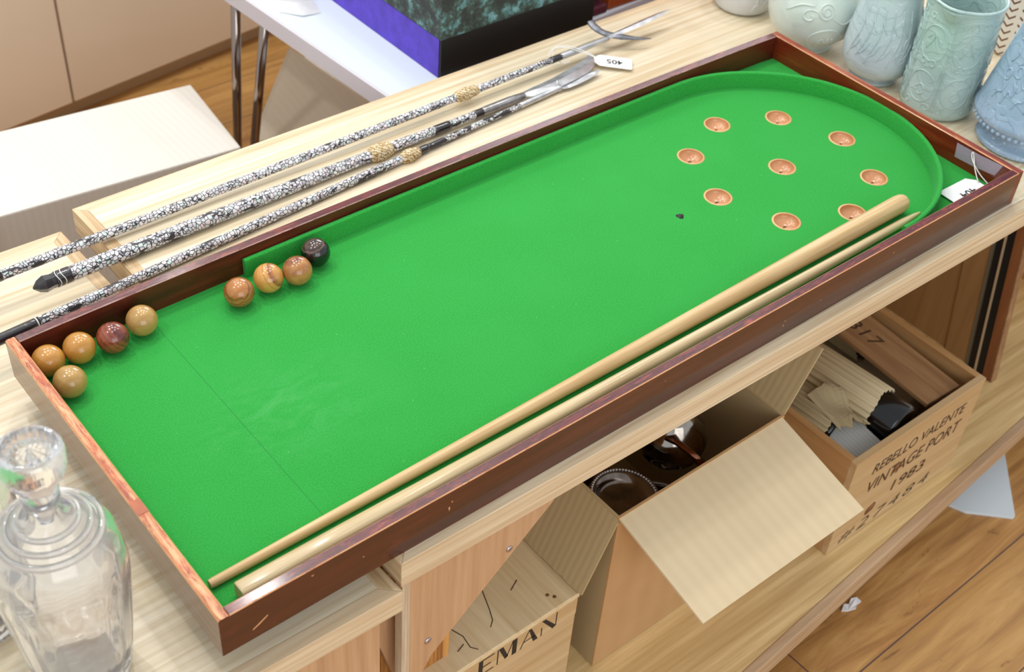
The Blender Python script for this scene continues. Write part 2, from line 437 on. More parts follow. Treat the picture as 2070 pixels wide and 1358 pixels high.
def card(name, c, c2, scale, amt=0.35):
    s = N(name)
    w = s.n('ShaderNodeTexWave', wave_type='BANDS', bands_direction='X'); w.inputs['Scale'].default_value = scale
    w.inputs['Distortion'].default_value = 0.6; w.inputs['Detail'].default_value = 1
    s.l(s.coord(), w.inputs['Vector'])
    f = s.noise(s.coord((9, 2, 9)), 1, 4)
    cc = s.mix(s.math('MULTIPLY', w.outputs['Fac'], amt), lin(c), lin(c2))
    cc = s.mix(s.ramp(f, [(0.4, G(0)), (0.8, G(0.4))]), cc, lin(c2))
    s.base(cc); s.set(Roughness=0.8, Specular_IOR_Level=0.2)
    s.bump(w.outputs['Fac'], 0.2, 0.0012)
    return s.m
M['card'] = card('brown_cardboard', (222, 202, 166), (206, 182, 144), 14, 0.22)
M['card_out'] = card('brown_cardboard_outer', (196, 156, 110), (170, 128, 82), 6, 0.15)
M['card_in'] = card('brown_cardboard_inner', (186, 164, 124), (166, 142, 102), 26)
M['card_white'] = card('pale_grey_cardboard', (226, 222, 214), (210, 204, 196), 20, 0.2)
M['card_tan'] = card('beige_cardboard', (232, 222, 204), (222, 210, 190), 22, 0.15)
M['corr'] = card('corrugated_wrap', (206, 190, 156), (176, 156, 120), 10, 0.3)
M['corr_old'] = card('corrugated_wrap_dusty', (176, 160, 126), (150, 132, 100), 10, 0.3)
M['greycard'] = card('grey_corrugated', (178, 178, 174), (150, 150, 148), 40, 0.4)

def shell(name, black):
    s = N(name)
    v = s.coord((1, 1, 1))
    nz = s.n('ShaderNodeTexVoronoi', feature='DISTANCE_TO_EDGE'); nz.inputs['Scale'].default_value = 160
    vc = s.n('ShaderNodeTexVoronoi', feature='F1'); vc.inputs['Scale'].default_value = 160
    s.l(v, nz.inputs['Vector']); s.l(v, vc.inputs['Vector'])
    sep = s.n('ShaderNodeSeparateColor'); s.l(vc.outputs['Color'], sep.inputs[0])
    c = s.ramp(sep.outputs[0], [(0.0, lin((168, 164, 168))), (0.3, lin((224, 220, 222))), (0.52, lin((236, 228, 234))), (0.68, lin((200, 226, 218))),
                                (0.76, lin((238, 216, 214))), (0.86, lin((196, 210, 224))), (1.0, lin((252, 252, 250)))])
    line = s.ramp(nz.outputs['Distance'], [(0.055, G(1)), (0.10, G(0))])
    patch = s.ramp(s.noise(s.coord((26, 75, 75), loc=(black*3, 1, 2)), 1, 4, 0.6, 0.4), [(0.585-black, G(0)), (0.60-black, G(1))])
    k = s.math('MAXIMUM', line, patch)
    s.base(s.mix(k, c, lin((48, 44, 48))))
    s.l(s.math('MULTIPLY_ADD' if False else 'ADD', s.math('MULTIPLY', k, 0.2), 0.2), s.b.inputs['Roughness'])
    s.set(Coat_Weight=0.12)
    s.bump(s.math('SUBTRACT', 1.0, line), 0.5, 0.0006)
    return s.m
M['shell'] = shell('mother_of_pearl_chips', 0.0)
M['shell_sparse'] = shell('mother_of_pearl_sparse', 0.09)
M['lacquer'] = plain('black_lacquer', (40, 36, 38), 0.25, coat=0.5)

def rattan():
    s = N('rattan_wrap'); w = s.n('ShaderNodeTexWave', wave_type='BANDS', bands_direction='DIAGONAL'); w.inputs['Scale'].default_value = 75; w.inputs['Distortion'].default_value = 9; w.inputs['Detail Scale'].default_value = 3
    s.l(s.coord(), w.inputs['Vector'])
    s.base(s.ramp(w.outputs['Fac'], [(0.1, lin((150, 112, 52))), (0.5, lin((206, 176, 116))), (0.95, lin((232, 220, 190)))]))
    s.set(Roughness=0.5); s.bump(w.outputs['Fac'], 0.8, 0.001); return s.m
M['rattan'] = rattan()

def floorm():
    s = N('oak_floor_planks')
    rot = (0, 0, radians(-1.0))
    br = s.n('ShaderNodeTexBrick'); br.offset = 0.37; br.inputs['Scale'].default_value = 1.0
    br.inputs['Mortar Size'].default_value = 0.0016; br.inputs['Brick Width'].default_value = 1.5; br.inputs['Row Height'].default_value = 0.19
    br.inputs['Color1'].default_value = G(0.15); br.inputs['Color2'].default_value = G(0.85); br.inputs['Mortar'].default_value = G(0); br.inputs['Bias'].default_value = 0
    s.l(s.coord((1, 1, 1), rot, loc=(0.43, 0.055, 0)), br.inputs['Vector'])
    f = s.noise(s.coord((2.4, 24, 1), rot), 1, 7, 0.62, 1.2)
    c = s.ramp(f, [(0.30, lin((126, 80, 38))), (0.5, lin((178, 126, 70))), (0.70, lin((208, 160, 98)))])
    c = s.mix(s.math('MULTIPLY', br.outputs['Color'], 0.45), c, lin((222, 178, 104)))
    k = s.noise(s.coord((5, 11, 1), rot, loc=(2, 7, 0)), 1, 5, 0.7, 2.0)
    c = s.mix(s.ramp(k, [(0.64, G(0)), (0.72, G(0.7))]), c, lin((98, 58, 30)))
    c = s.mix(br.outputs['Fac'], c, lin((84, 62, 60)))
    s.base(c); s.set(Roughness=0.38, Coat_Weight=0.15); return s.m
M['floor'] = floorm()

def glass():
    s = N('cut_glass'); s.base((1, 1, 1, 1)); s.set(Roughness=0.03, IOR=1.48, Transmission_Weight=0.90)  # small diffuse white share paints in the milky, over-bright look
    s.base((0.985, 0.985, 0.99, 1)); return s.m
M['glass'] = glass()

def tape():
    s = N('clear_sticky_tape'); s.base(lin((216, 206, 226))); s.set(Roughness=0.25, Alpha=0.30, Coat_Weight=0.5)
    return s.m
M['tape'] = tape()

def glaze(name, c, c2, scale, strength, dist=0.004):
    s = N(name)
    v = s.coord()
    w = s.n('ShaderNodeTexWave', wave_type='RINGS', rings_direction='SPHERICAL'); w.inputs['Scale'].default_value = scale; w.inputs['Distortion'].default_value = 16
    w.inputs['Detail'].default_value = 2.5; w.inputs['Detail Scale'].default_value = 1.2
    s.l(v, w.inputs['Vector'])
    h = s.ramp(w.outputs['Fac'], [(0.55, G(0)), (0.8, G(1))])
    s.base(s.mix(s.ramp(s.noise(v, 14, 4), [(0.4, G(0)), (0.7, G(1))]), lin(c), lin(c2)))
    s.set(Roughness=0.28, Coat_Weight=0.35, Coat_Roughness=0.15)
    s.bump(h, strength, dist); return s.m
M['celadon'] = glaze('celadon_glaze', (206, 216, 208), (192, 206, 198), 9, 0.10)
M['celadon_blue'] = glaze('blue_grey_glaze', (190, 206, 210), (176, 194, 200), 11, 0.22)
M['celadon_green'] = glaze('green_grey_glaze', (176, 200, 196), (162, 188, 184), 14, 0.3)
M['blueware'] = glaze('blue_stoneware', (156, 182, 204), (140, 166, 190), 16, 0.35)
M['whiteware'] = glaze('white_glaze', (216, 220, 222), (204, 208, 212), 8, 0.10)
def chevron():
    s = N('cream_chevron_glaze')
    sp = s.n('ShaderNodeSeparateXYZ'); s.l(s.coord(), sp.inputs[0])
    th = s.math('ARCTAN2', sp.outputs[1], sp.outputs[0])
    u = s.math('MULTIPLY', th, 3.5/pi*2)
    fr = s.math('ABSOLUTE', s.math('SUBTRACT', s.math('FRACT', u), 0.5))
    q = s.math('FRACT', s.math('SUBTRACT', s.math('MULTIPLY', sp.outputs[2], 62), s.math('MULTIPLY', fr, 1.5)))
    k = s.math('MULTIPLY', s.math('LESS_THAN', q, 0.28), s.math('LESS_THAN', fr, 0.36))
    s.base(s.mix(k, lin((226, 216, 202)), lin((104, 64, 40)))); s.set(Roughness=0.3, Coat_Weight=0.4); return s.m
M['chevron'] = chevron()

# ------------------------------------------------------------------ setting: floor
bm = bmesh.new(); box(bm, -3, 6, -2.5, 6, -0.84, -0.80)
tag(build('floor', bm, M['floor']), kind='structure')

# ------------------------------------------------------------------ tables
def table_top(root, poly, z, th, lip, mats):
    """veneered panel with a mitred solid lipping on the four sides"""
    cx = sum(p[0] for p in poly)/4; cy = sum(p[1] for p in poly)/4
    inner = []
    n = 4
    for i in range(n):
        a, b, c = Vector(poly[i-1]), Vector(poly[i]), Vector(poly[(i+1) % n])
        d1 = (b-a).normalized(); d2 = (c-b).normalized()
        n1 = Vector((-d1.y, d1.x)); n2 = Vector((-d2.y, d2.x))
        k = (n1+n2)/(1+n1.dot(n2)); inner.append(tuple(b+k*lip))
    bm = bmesh.new(); prism(bm, inner, z-th, z-0.0002)
    build('veneer_panel', bm, mats[0], root)
    for i in range(n):
        j = (i+1) % n
        q = [poly[i], poly[j], inner[j], inner[i]]
        bm = bmesh.new(); prism(bm, q, z-th, z, 0.0012)
        d = Vector(poly[j])-Vector(poly[i])
        build('edge_lipping', bm, mats[1] if abs(d.x) > abs(d.y) else mats[2], root)

t = thing('display_table', 'long pale oak display table carrying the green baize board, the higher of the two tops', 'table')
RT = [(0.237, -0.0135), (2.75, -0.036), (2.75, 0.866), (0.2275, 0.866)]
table_top(t, RT, 0.0, 0.046, 0.020, (M['oak'], M['oak_lip'], M['oak_end']))
bm = bmesh.new(); box(bm, 2.2, 2.26, 0.1, 0.75, -0.62, -0.046); build('leg', bm, M['pine_dark'], t)
# post and plywood gussets at the near left corner
bm = bmesh.new(); box(bm, 0.250, 0.372, 0.05, 0.11, -0.80, -0.046, 0.002); build('leg', bm, M['pine_dark'], t)
bm = bmesh.new()
xf = basis((0, 0, 0), (1, 0, 0), (0, 0, 1))
prism(bm, [(0.262, -0.046), (0.52, -0.046), (0.50, -0.078), (0.30, -0.262), (0.262, -0.335)], -0.016, -0.001, 0.0, 0, xf)
g = build('gusset', bm, M['ply'], t)
g2 = bmesh.new(); box(g2, 0.2495, 0.262, 0.001, 0.016, -0.42, -0.046); build('gusset_edge', g2, M['ply_edge'], t)
for sx, sz in ((0.293, -0.222), (0.428, -0.125)):
    bm = bmesh.new(); lathe(bm, [(0.0055, 0), (0.0055, 0.0012), (0.0025, 0.0022), (0, 0.0014)], 20, xf=basis((sx, 0.001, sz), (1, 0, 0), (0, 0, 1)))
    build('screw', bm, M['screw'], t)

bm = bmesh.new(); prism(bm, [(0.2345, -0.082), (0.248, -0.082), (0.290, -0.047), (0.290, -0.42), (0.262, -0.322), (0.2365, -0.2245), (0.2180, -0.155), (0.2180, -0.083)], -0.046, -0.034, 0.0, 0, xf)
build('gusset', bm, M['ply'], t, label='shaded rear plywood gusset')
bm = bmesh.new(); lathe(bm, [(0.005, 0), (0.005, 0.001), (0.002, 0.002), (0, 0.0012)], 18, xf=basis((0.2395, 0.0335, -0.165), (1, 0, 0), (0, 0, 1))); build('screw', bm, M['screw'], t)
t = thing('display_table', 'lower pale oak table at the left under the glass decanters and spear butts', 'table')
LT = [(-1.3, 0.012), (0.2345, -0.0215), (0.2072, 0.877), (-1.3, 0.91)]
table_top(t, LT, -0.042, 0.040, 0.022, (M['oak'], M['oak_lip'], M['oak_end']))
bm = bmesh.new(); box(bm, -1.2, 0.2165, 0.004, 0.022, -0.80, -0.082); build('front_panel', bm, M['ply'], t)
bm = bmesh.new(); box(bm, -1.2, -1.14, 0.1, 0.8, -0.80, -0.082); build('leg', bm, M['pine_dark'], t)
# triangular timber web seen in the slot between the two tops
bm = bmesh.new(); prism(bm, [(0.165, -0.046), (0.225, -0.046), (0.225, -0.32)], -0.70, -0.68, 0, 0, xf)
tag(build('corner_brace', bm, M['ply'], None), 'brown plywood brace seen in the slot between the two oak tops', 'brace')

# lower shelf with crates
sh = thing('low_shelf', 'low oak shelf under the display table holding the crates and the carton', 'shelf')
def sy(x): return -0.1682 + (x-0.8777)*0.0782
P0, P1 = (0.25, sy(0.25)), (2.6, sy(2.6))
bm = bmesh.new(); prism(bm, [(P0[0]-0.001, P0[1]+0.018), (P1[0], P1[1]+0.018), (2.6, 0.84), (0.27, 0.84)], -0.66, -0.62); build('shelf_panel', bm, M['shelf'], sh)
bm = bmesh.new(); prism(bm, [P0, P1, (P1[0], P1[1]+0.018), (P0[0], P0[1]+0.018)], -0.662, -0.6198, 0.0025); build('edge_lipping', bm, M['shelf_lip'], sh)
bm = bmesh.new(); prism(bm, [(P0[0], P0[1]+0.006), (P1[0], P1[1]+0.006), (P1[0], P1[1]+0.05), (P0[0], P0[1]+0.05)], -0.688, -0.662); build('under_rail', bm, M['shelf_lip'], sh)
for x in (0.32, 1.4, 2.5):
    for y in (0.0, 0.74):
        bm = bmesh.new(); box(bm, x, x+0.06, y, y+0.06, -0.80, -0.66); build('leg', bm, M['pine_dark'], sh)

# ------------------------------------------------------------------ bagatelle board
L, WD, TH, H, ZF = 1.5307, 0.56, 0.01446, 0.06595, 0.0184
def bow(x): return 0.0100*max(0.0, sin(pi*min(max(x/L, 0), 1)))**0.55
bt = thing('bagatelle_board', 'long mahogany bagatelle board lined with green baize, resting across both tables', 'bagatelle board')
def bprof(th, c=0.0012):  # n from 0 (inside) to -th (outside)
    return [(0, 0), (0, H-c), (-c, H), (-th+c, H), (-th, H-c), (-th, 0)]
def boardm(bm, path, mats): sweep(bm, path, bprof(TH), mats)
xs = [TH + (L-2*TH)*i/48 for i in range(49)]
bm = bmesh.new(); boardm(bm, [(x, TH) for x in xs], [0, 1, 2, 1, 3, 0]); near = build('side_board', bm, [M['mah'], M['edge'], M['mah_top'], M['mah_out']], bt)
bm = bmesh.new(); boardm(bm, [(x, WD-TH+bow(x)) for x in xs[::-1]], [0, 1, 2, 3, 0, 0]); build('side_board', bm, [M['mah'], M['edge_glint'], M['mah_top'], M['mah_top']], bt)
ys = [WD*i/20 for i in range(21)]
bm = bmesh.new(); boardm(bm, [(L-TH, y) for y in ys], [0, 1, 2, 1, 0, 0]); build('end_board', bm, [M['mah_end'], M['edge'], M['mah_end_r']], bt)
bm = bmesh.new(); sweep(bm, [(TH, y+0.0) for y in ys[::-1]], bprof(TH, 0.0022), [0, 1, 2, 1, 3, 0], capmat=4); build('end_board', bm, [M['mah_end'], M['edge'], M['mah_end_top'], M['left_out'], M['mah_out']], bt, label='worn end board with scuffed orange rim')
# small paler repairs / scuffs
bm = bmesh.new()
prism(bm, [(0.0395, 0.0165), (0.0402, 0.0185), (0.060, 0.0300), (0.0607, 0.0285), (0.050, 0.0215)], 0, 0.0004, xf=basis((0, 0.0000, 0), (1, 0, 0), (0, 0, 1)))
build('scratch', bm, M['edge'], bt, label='pale scratch on the near side')
bm = bmesh.new()
prism(bm, [(0, 0), (0.0135, 0.0), (0.0135, 0.026), (0, 0.023)], 0, 0.0005, xf=basis((0.0005, 0.185, H), (1, 0, 0), (0, 1, 0)))
build('filler_patch', bm, M['ochre'], bt, label='orange filler patch on the left end rim')

for px_, pz_, w_, h_ in ((0.3188, 0.0347, 1.2, 4.2), (0.3230, 0.0450, 0.8, 2.0), (0.1214, 0.0539, 1.9, 1.4), (0.1916, 0.0357, 1.0, 1.0), (0.9389, 0.020, 0.9, 2.0), (0.9410, 0.028, 1.3, 0.8), (1.2291, 0.012, 1.0, 1.1), (0.69, 0.0456, 0.7, 0.7), (1.02, 0.030, 0.7, 0.9), (1.19, 0.044, 1.6, 0.9)):
    bm = bmesh.new(); lathe(bm, [(0.0010, 0), (0.0010, 0.0003), (0, 0.0003)], 7, mod=lambda t, z, r: r*(1+0.3*sin(3*t)), xf=basis((px_, 0.0, pz_), (1, 0, 0), (0, 0, 1)) @ Matrix.Diagonal((w_, h_, 1, 1)))
    build('chip', bm, M['edge'], bt)
# base and baize with nine cup holes
bm = bmesh.new(); box(bm, TH, L-TH, TH, WD-TH, 0.0, 0.003); build('base_board', bm, M['mah'], bt)
RC, PX, PY, PR_, PH = 0.0212, 1.25262, 0.28389, 0.15761, 1.56241
cups = [(PX, PY)] + [(PX+PR_*cos(PH-i*pi/4), PY+PR_*sin(PH-i*pi/4)) for i in range(8)]
bm = bmesh.new()
def loop(pts, z):
    vs = [bm.verts.new((p[0], p[1], z)) for p in pts]
    return [bm.edges.new((vs[i], vs[(i+1) % len(vs)])) for i in range(len(vs))]
outer = [(TH, TH)] + [(L-TH, TH), (L-TH, WD-TH)] + [(x, WD-TH+bow(x)) for x in xs[::-1][1:-1]] + [(TH, WD-TH)]
ed = loop(outer, ZF)
for cx, cy in cups: ed += loop([(cx+(RC+0.003)*cos(a*pi/16), cy+(RC+0.003)*sin(a*pi/16)) for a in range(32)], ZF)
bmesh.ops.triangle_fill(bm, use_beauty=True, use_dissolve=False, edges=ed)
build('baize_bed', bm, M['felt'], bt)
bm = bmesh.new(); lathe(bm, [(0.0068, 0), (0.0068, 0.0003)], 24, mod=lambda t, z, r: r*(0.95+0.14*sin(3*t+1)+0.07*sin(7*t)), xf=Matrix.Translation((1.0043, 0.283, ZF)))
build('spot', bm, M['ink'], bt, label='black spot on the baize')
for y0, y1 in ((0.02, 0.535),):
    bm = bmesh.new(); box(bm, 0.1954, 0.1960, y0, y1, ZF, ZF+0.00012); build('baulk_line', bm, plain('faint_line', (30, 116, 50), 0.9), bt)
for cx, cy in cups:
    bm = bmesh.new(); pr = [(RC+0.003, ZF-0.004), (RC+0.003, ZF+0.0004), (RC, ZF+0.0005)]
    lathe(bm, pr, 40, xf=Matrix.Translation((cx, cy, 0)), mat=1, cap=False)
    bw = [(RC*cos(a*pi/20), ZF+0.0004-0.0135*sin(a*pi/20)) for a in range(11)]
    lathe(bm, bw, 40, xf=Matrix.Translation((cx, cy, 0)), mat=0, cap=False)
    for f in bm.faces:
        if f.calc_center_median().z > ZF-0.0045 and ((f.calc_center_median().xy-Vector((cx, cy))).length > RC): f.material_index = 1
    cpo = build('cup', bm, [M['cup'], M['cup_rim']], bt)
    bm = bmesh.new(); pts = [(cx+0.0035*cos(a), cy-0.001+0.003*sin(a), ZF-0.0122) for a in [0.2+i*0.45 for i in range(9)]]
    tube(bm, pts, 0.0006, 6); build('inked_mark', bm, M['ink'], cpo)

# green covered arc cushion
RA = 0.2595; CX, CY = 1.262, 0.2835
path = [(x, WD-TH+bow(x)-0.0012) for x in [0.354+(1.20-0.354)*i/30 for i in range(31)]]
arc = [(CX+RA*cos(a), CY+RA*sin(a)) for a in [radians(90-182*i/48) for i in range(49)]]
a0 = path[-1]; arc2 = []
for k, (x, y) in enumerate(arc):
    w = max(0.0, 1-k/10.0)
    arc2.append((x, y+w*(WD-TH+bow(min(x, 1.28))-0.0012-(CY+RA))))
path = [p for p in path if p[0] < arc2[0][0]-0.01] + arc2
path = [p for p in path if p[1] > TH+0.002 or p[0] < 1.2]
cp = []
zt_, thc = 0.0502, 0.0088
for q in [(0, ZF), (0, zt_-0.003), (-0.0010, zt_-0.0008), (-0.0030, zt_), (-0.0058, zt_), (-0.0078, zt_-0.0008), (-thc, zt_-0.003), (-thc-0.0006, ZF)]: cp.append(q)
bm = bmesh.new(); sweep(bm, path, cp, None, True, True)
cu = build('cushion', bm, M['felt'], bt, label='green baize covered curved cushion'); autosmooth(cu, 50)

# ------------------------------------------------------------------ balls
RB = 0.02215
def ball(x, y, mat, label, rot=(0, 0, 0), grp=None):
    bm = bmesh.new(); bmesh.ops.create_icosphere(bm, subdivisions=5, radius=RB)
    o = build('wooden_ball', bm, mat, None, True, loc=(x, y, ZF+RB), rot=rot)
    return tag(o, label, 'ball', 'turned wooden bagatelle balls')
ball(0.0372, 0.5184, M['b_yel'], 'golden brown ball tucked in the far left corner of the board')
ball(0.0815, 0.5184, M['b_yel'], 'golden yellow ball along the far rim, second from the left corner')
ball(0.1272, 0.5118, M['b_red'], 'reddish purple rosewood ball between two yellow balls')
ball(0.1755, 0.5212, M['b_pale'], 'pale yellow ball with a small pip, at the start of the line on the baize')
ball(0.0429, 0.4650, M['b_pale'], 'dull pale olive ball against the worn left end board')
ball(0.3160, 0.4975, M['b_mid'], 'brown ball with dark wavy grain, left of the cushion end')
ball(0.3670, 0.5013, M['b_str'], 'orange ball with a dark red stripe beside the cushion end')
ball(0.4106, 0.4920, M['b_dim'], 'light brown flecked ball touching the black one')
ball(0.4556, 0.5128, M['b_blk'], 'glossy black ball against the green cushion')

# ------------------------------------------------------------------ cues
def shaft(bm, a, b, stations, n=20, mat=0, xoff=0.0):
    """stations: list of (t, half_width, half_height, squareness)"""
    a, b = Vector(a), Vector(b); d = (b-a); ln = d.length; ex = d.normalized()
    s = ex.cross(Vector((0, 0, 1))).normalized(); u = s.cross(ex)
    g = bmesh.new(); rings = []
    for t_, hw, hh, sq in stations:
        ring = []
        for k in range(n):
            th = 2*pi*k/n; c, q = cos(th), sin(th)
            e = 2.0+sq*8
            rr = (abs(c)**e+abs(q)**e)**(-1/e)
            ring.append(g.verts.new(a+d*t_+s*(hw*rr*c)+u*(hh*rr*q)))
        rings.append(ring)
    for r0, r1 in zip(rings[:-1], rings[1:]):
        for k in range(n):
            l_ = (k+1) % n; g.faces.new([r0[k], r0[l_], r1[l_], r1[k]])
    g.faces.new(rings[0]); g.faces.new(rings[-1][::-1])
    bmesh.ops.recalc_face_normals(g, faces=g.faces)
    merge(bm, g, mat)

def cue(name, a, b, st, mat, label):
    a = Vector(a); b = Vector(b); mid = (a+b)/2
    bm = bmesh.new(); shaft(bm, a-mid, b-mid, st)
    o = build(name, bm, mat, None, loc=tuple(mid)); autosmooth(o, 40)
    return tag(o, label, 'cue')
cue('cue', (0.0300, 0.0792, ZF+0.0062), (1.3262, 0.0845, ZF+0.0166),
    [(0, 0.0054, 0.0054, 0), (0.004, 0.0060, 0.0060, 0), (0.3, 0.0086, 0.0086, 0), (0.6, 0.0120, 0.0120, 0), (0.88, 0.0152, 0.0152, 0), (0.988, 0.0160, 0.0160, 0), (0.996, 0.0150, 0.0150, 0), (1.0, 0.0128, 0.0130, 0)],
    M['cue'], 'round ash cue lying thick end towards the cups, the upper of the two')
cue('cue', (0.0485, 0.0425, ZF+0.0125), (1.3370, 0.0560, ZF+0.0062),
    [(0, 0.0110, 0.0110, 0.9), (0.002, 0.0122, 0.0122, 0.9), (0.12, 0.0122, 0.0118, 0.5), (0.25, 0.0118, 0.0116, 0.15), (0.6, 0.0102, 0.0102, 0), (0.88, 0.0078, 0.0078, 0), (0.965, 0.0072, 0.0068, 0), (0.99, 0.0044, 0.0048, 0), (1.0, 0.0022, 0.003, 0)],
    M['cue2'], 'square-butted ash cue lying along the near rim, pointed end right')

# ------------------------------------------------------------------ lot tag in the board corner, taped to the end board
def lot_tag(name, corners_fn, s, label, strings, digits, xf, tape_q=None, flip=True, tx=0.050, ty=0.006):
    r = thing(name, label, 'tag')
    bm = bmesh.new()
    w, h = 0.066*s, 0.036*s
    poly = [(0, -0.007*s), (0.010*s, -h/2), (w-0.003*s, -h/2), (w, -h/2+0.003*s), (w, h/2-0.003*s), (w-0.003*s, h/2), (0.010*s, h/2), (0, 0.007*s)]
    prism(bm, poly, 0, 0.0006, xf=xf); build('card', bm, M['white'], r)
    b = text_bm(digits, 0.019*s, thick=0.0004); bmesh.ops.transform(b, matrix=xf @ Matrix.Translation((tx*s, ty*s, 0.0008)) @ Matrix.Rotation(pi if flip else 0, 4, 'Z'), verts=b.verts)
    build('printed_number', b, M['ink'], r)
    for st in strings:
        bm = bmesh.new(); tube(bm, catmull(st, 8), 0.0009, 8); build('string', bm, M['string'], r)
    if tape_q:
        bm = bmesh.new(); vs = [bm.verts.new(p) for p in tape_q]; vs2 = [bm.verts.new((p[0]-0.0003, p[1], p[2])) for p in tape_q]
        n = len(vs)
        bm.faces.new(vs); bm.faces.new(vs2[::-1])
        for i in range(n): bm.faces.new([vs[i], vs[(i+1) % n], vs2[(i+1) % n], vs2[i]])
        build('sticky_tape', bm, M['tape'], r)
    return r
XW = L-TH-0.0006
xt = basis((1.4985, 0.0505, 0.0245), (-1.0, 0.05, -0.035), (-0.05, -1.0, 0.0))
lot_tag('lot_tag', None, 1.25, 'white lot tag on string taped inside the right end of the board', [
    [(1.494, 0.052, 0.0265), (1.504, 0.070, 0.038), (1.5135, 0.0835, 0.050), (1.5145, 0.0885, 0.0590), (1.5135, 0.0900, 0.0555), (1.511, 0.0815, 0.045), (1.507, 0.060, 0.033), (1.505, 0.040, 0.0262)]],
    '404', xt, [(XW, 0.1233, 0.0598), (XW, 0.078, 0.0605), (XW, 0.0305, 0.0640), (XW, 0.0387, 0.0400), (XW, 0.080, 0.0345), (XW, 0.12, 0.0328)], flip=False, tx=0.018, ty=0.001)

# ------------------------------------------------------------------ spears
def spear(name, label, A, B, radii, blacks=(), butt=None, bind=None, sparse=()):
    """A,B endpoints of the shaft; radii list (t,r)"""
    A = Vector(A); B = Vector(B); d = B-A; ln = d.length
    root = thing(name, label, 'spear', tuple(A), atan2(d.y, d.x), 'mother-of-pearl spears')
    dz = d.z/ln
    def rad(t):
        for (t0, r0), (t1, r1) in zip(radii[:-1], radii[1:]):
            if t <= t1: return r0+(r1-r0)*(t-t0)/(t1-t0)
        return radii[-1][1]
    n = 60
    bm = bmesh.new(); pts = []; rr = []
    for i in range(n+1):
        t_ = i/n; pts.append((ln*t_, 0, d.z*t_)); rr.append(rad(t_))
    tube(bm, pts, rr, 18)
    for f in bm.faces:
        tt = f.calc_center_median().x/ln
        for a, b in sparse:
            if a <= tt <= b: f.material_index = 1
    build('shaft', bm, [M['shell'], M['shell_sparse']], root)
    for a, b, k in blacks:
        bm = bmesh.new(); m = 6
        tube(bm, [(ln*(a+(b-a)*i/m), 0, d.z*(a+(b-a)*i/m)) for i in range(m+1)], [(rad(a+(b-a)*i/m)+0.0006)*k for i in range(m+1)], 18)
        build('lacquer_band', bm, M['lacquer'], root)
    if bind:
        t_, r_, l_ = bind
        bm = bmesh.new(); q = []; w = []
        for i in range(21):
            s_ = i/20; q.append((ln*t_+l_*(s_-0.5), 0, d.z*t_)); w.append(rad(t_)+0.0004+(r_-rad(t_))*abs(sin(pi*s_))**0.7*(1-0.28*sin(2*pi*s_)**2*(1 if s_ > 0.5 else 0)))
        tube(bm, q, w, 24); build('rattan_binding', bm, M['rattan'], root)
    return root, ln, d, rad

def on(root, ln, d): return lambda x, y, z=0: (x, y, d.z*x/ln+z)

# 1: hooked spear
A, B = (-0.06, 0.7585, 0.0090), (1.172, 0.7700, 0.0230)
root, ln, d, rad = spear('spear', 'shell-inlaid spear with a crescent hook below its blade, farthest from the board', A, B,
    [(0, 0.0082), (0.8, 0.0072), (0.99, 0.0060), (1, 0.0058)], blacks=[(0.0, 0.105, 1.0), (0.975, 0.999, 0.98)], bind=(0.811, 0.0118, 0.052))
P = on(root, ln, d)
bm = bmesh.new(); tube(bm, [P(ln-0.01, 0), P(ln, 0), P(ln+0.06, 0), P(ln+0.110, 0), P(ln+0.118, 0)], [0.0062, 0.0068, 0.0062, 0.0056, 0.0042], 10); build('ferrule', bm, M['steel'], root)
def blade(bm, stations, P, n=2):
    """stations (x, yc, half width, half thickness, zc): diamond section blade"""
    g = bmesh.new(); rings = []
    for x, yc, hw, ht, zc in stations:
        rings.append([g.verts.new(P(x, yc+hw, zc)), g.verts.new(P(x, yc, zc+ht)), g.verts.new(P(x, yc-hw, zc)), g.verts.new(P(x, yc, zc-ht))])
    for r0, r1 in zip(rings[:-1], rings[1:]):
        for k in range(4): g.faces.new([r0[k], r0[(k+1) % 4], r1[(k+1) % 4], r1[k]])
    g.faces.new(rings[0]); g.faces.new(rings[-1][::-1])
    bmesh.ops.recalc_face_normals(g, faces=g.faces); merge(bm, g)
bm = bmesh.new(); blade(bm, [(ln+0.112, 0, 0.004, 0.004, 0.001), (ln+0.128, 0, 0.0055, 0.004, 0.002), (ln+0.15, 0, 0.0075, 0.003, 0.003), (ln+0.21, 0.0, 0.0085, 0.003, 0.006), (ln+0.255, 0.0, 0.006, 0.002, 0.009), (ln+0.285, 0.0, 0.0008, 0.0006, 0.011)], P)
build('blade', bm, M['steel'], root)
hk = catmull([P(ln+0.114, 0.050, 0.014), P(ln+0.112, 0.038, 0.010), P(ln+0.118, 0.018, 0.004), P(ln+0.132, 0.000, 0.001), P(ln+0.150, -0.016, -0.001), P(ln+0.172, -0.030, -0.004), P(ln+0.196, -0.040, -0.007)], 6)
m = len(hk)
bm = bmesh.new(); tube(bm, hk, [0.0085 if i < m*0.25 else (0.0075 if i < m*0.6 else 0.0072*(1-(i/m-0.6)/0.42)) for i in range(m)], 12, flat=(1, 0.45)); build('hook', bm, M['steel_dk'], root)

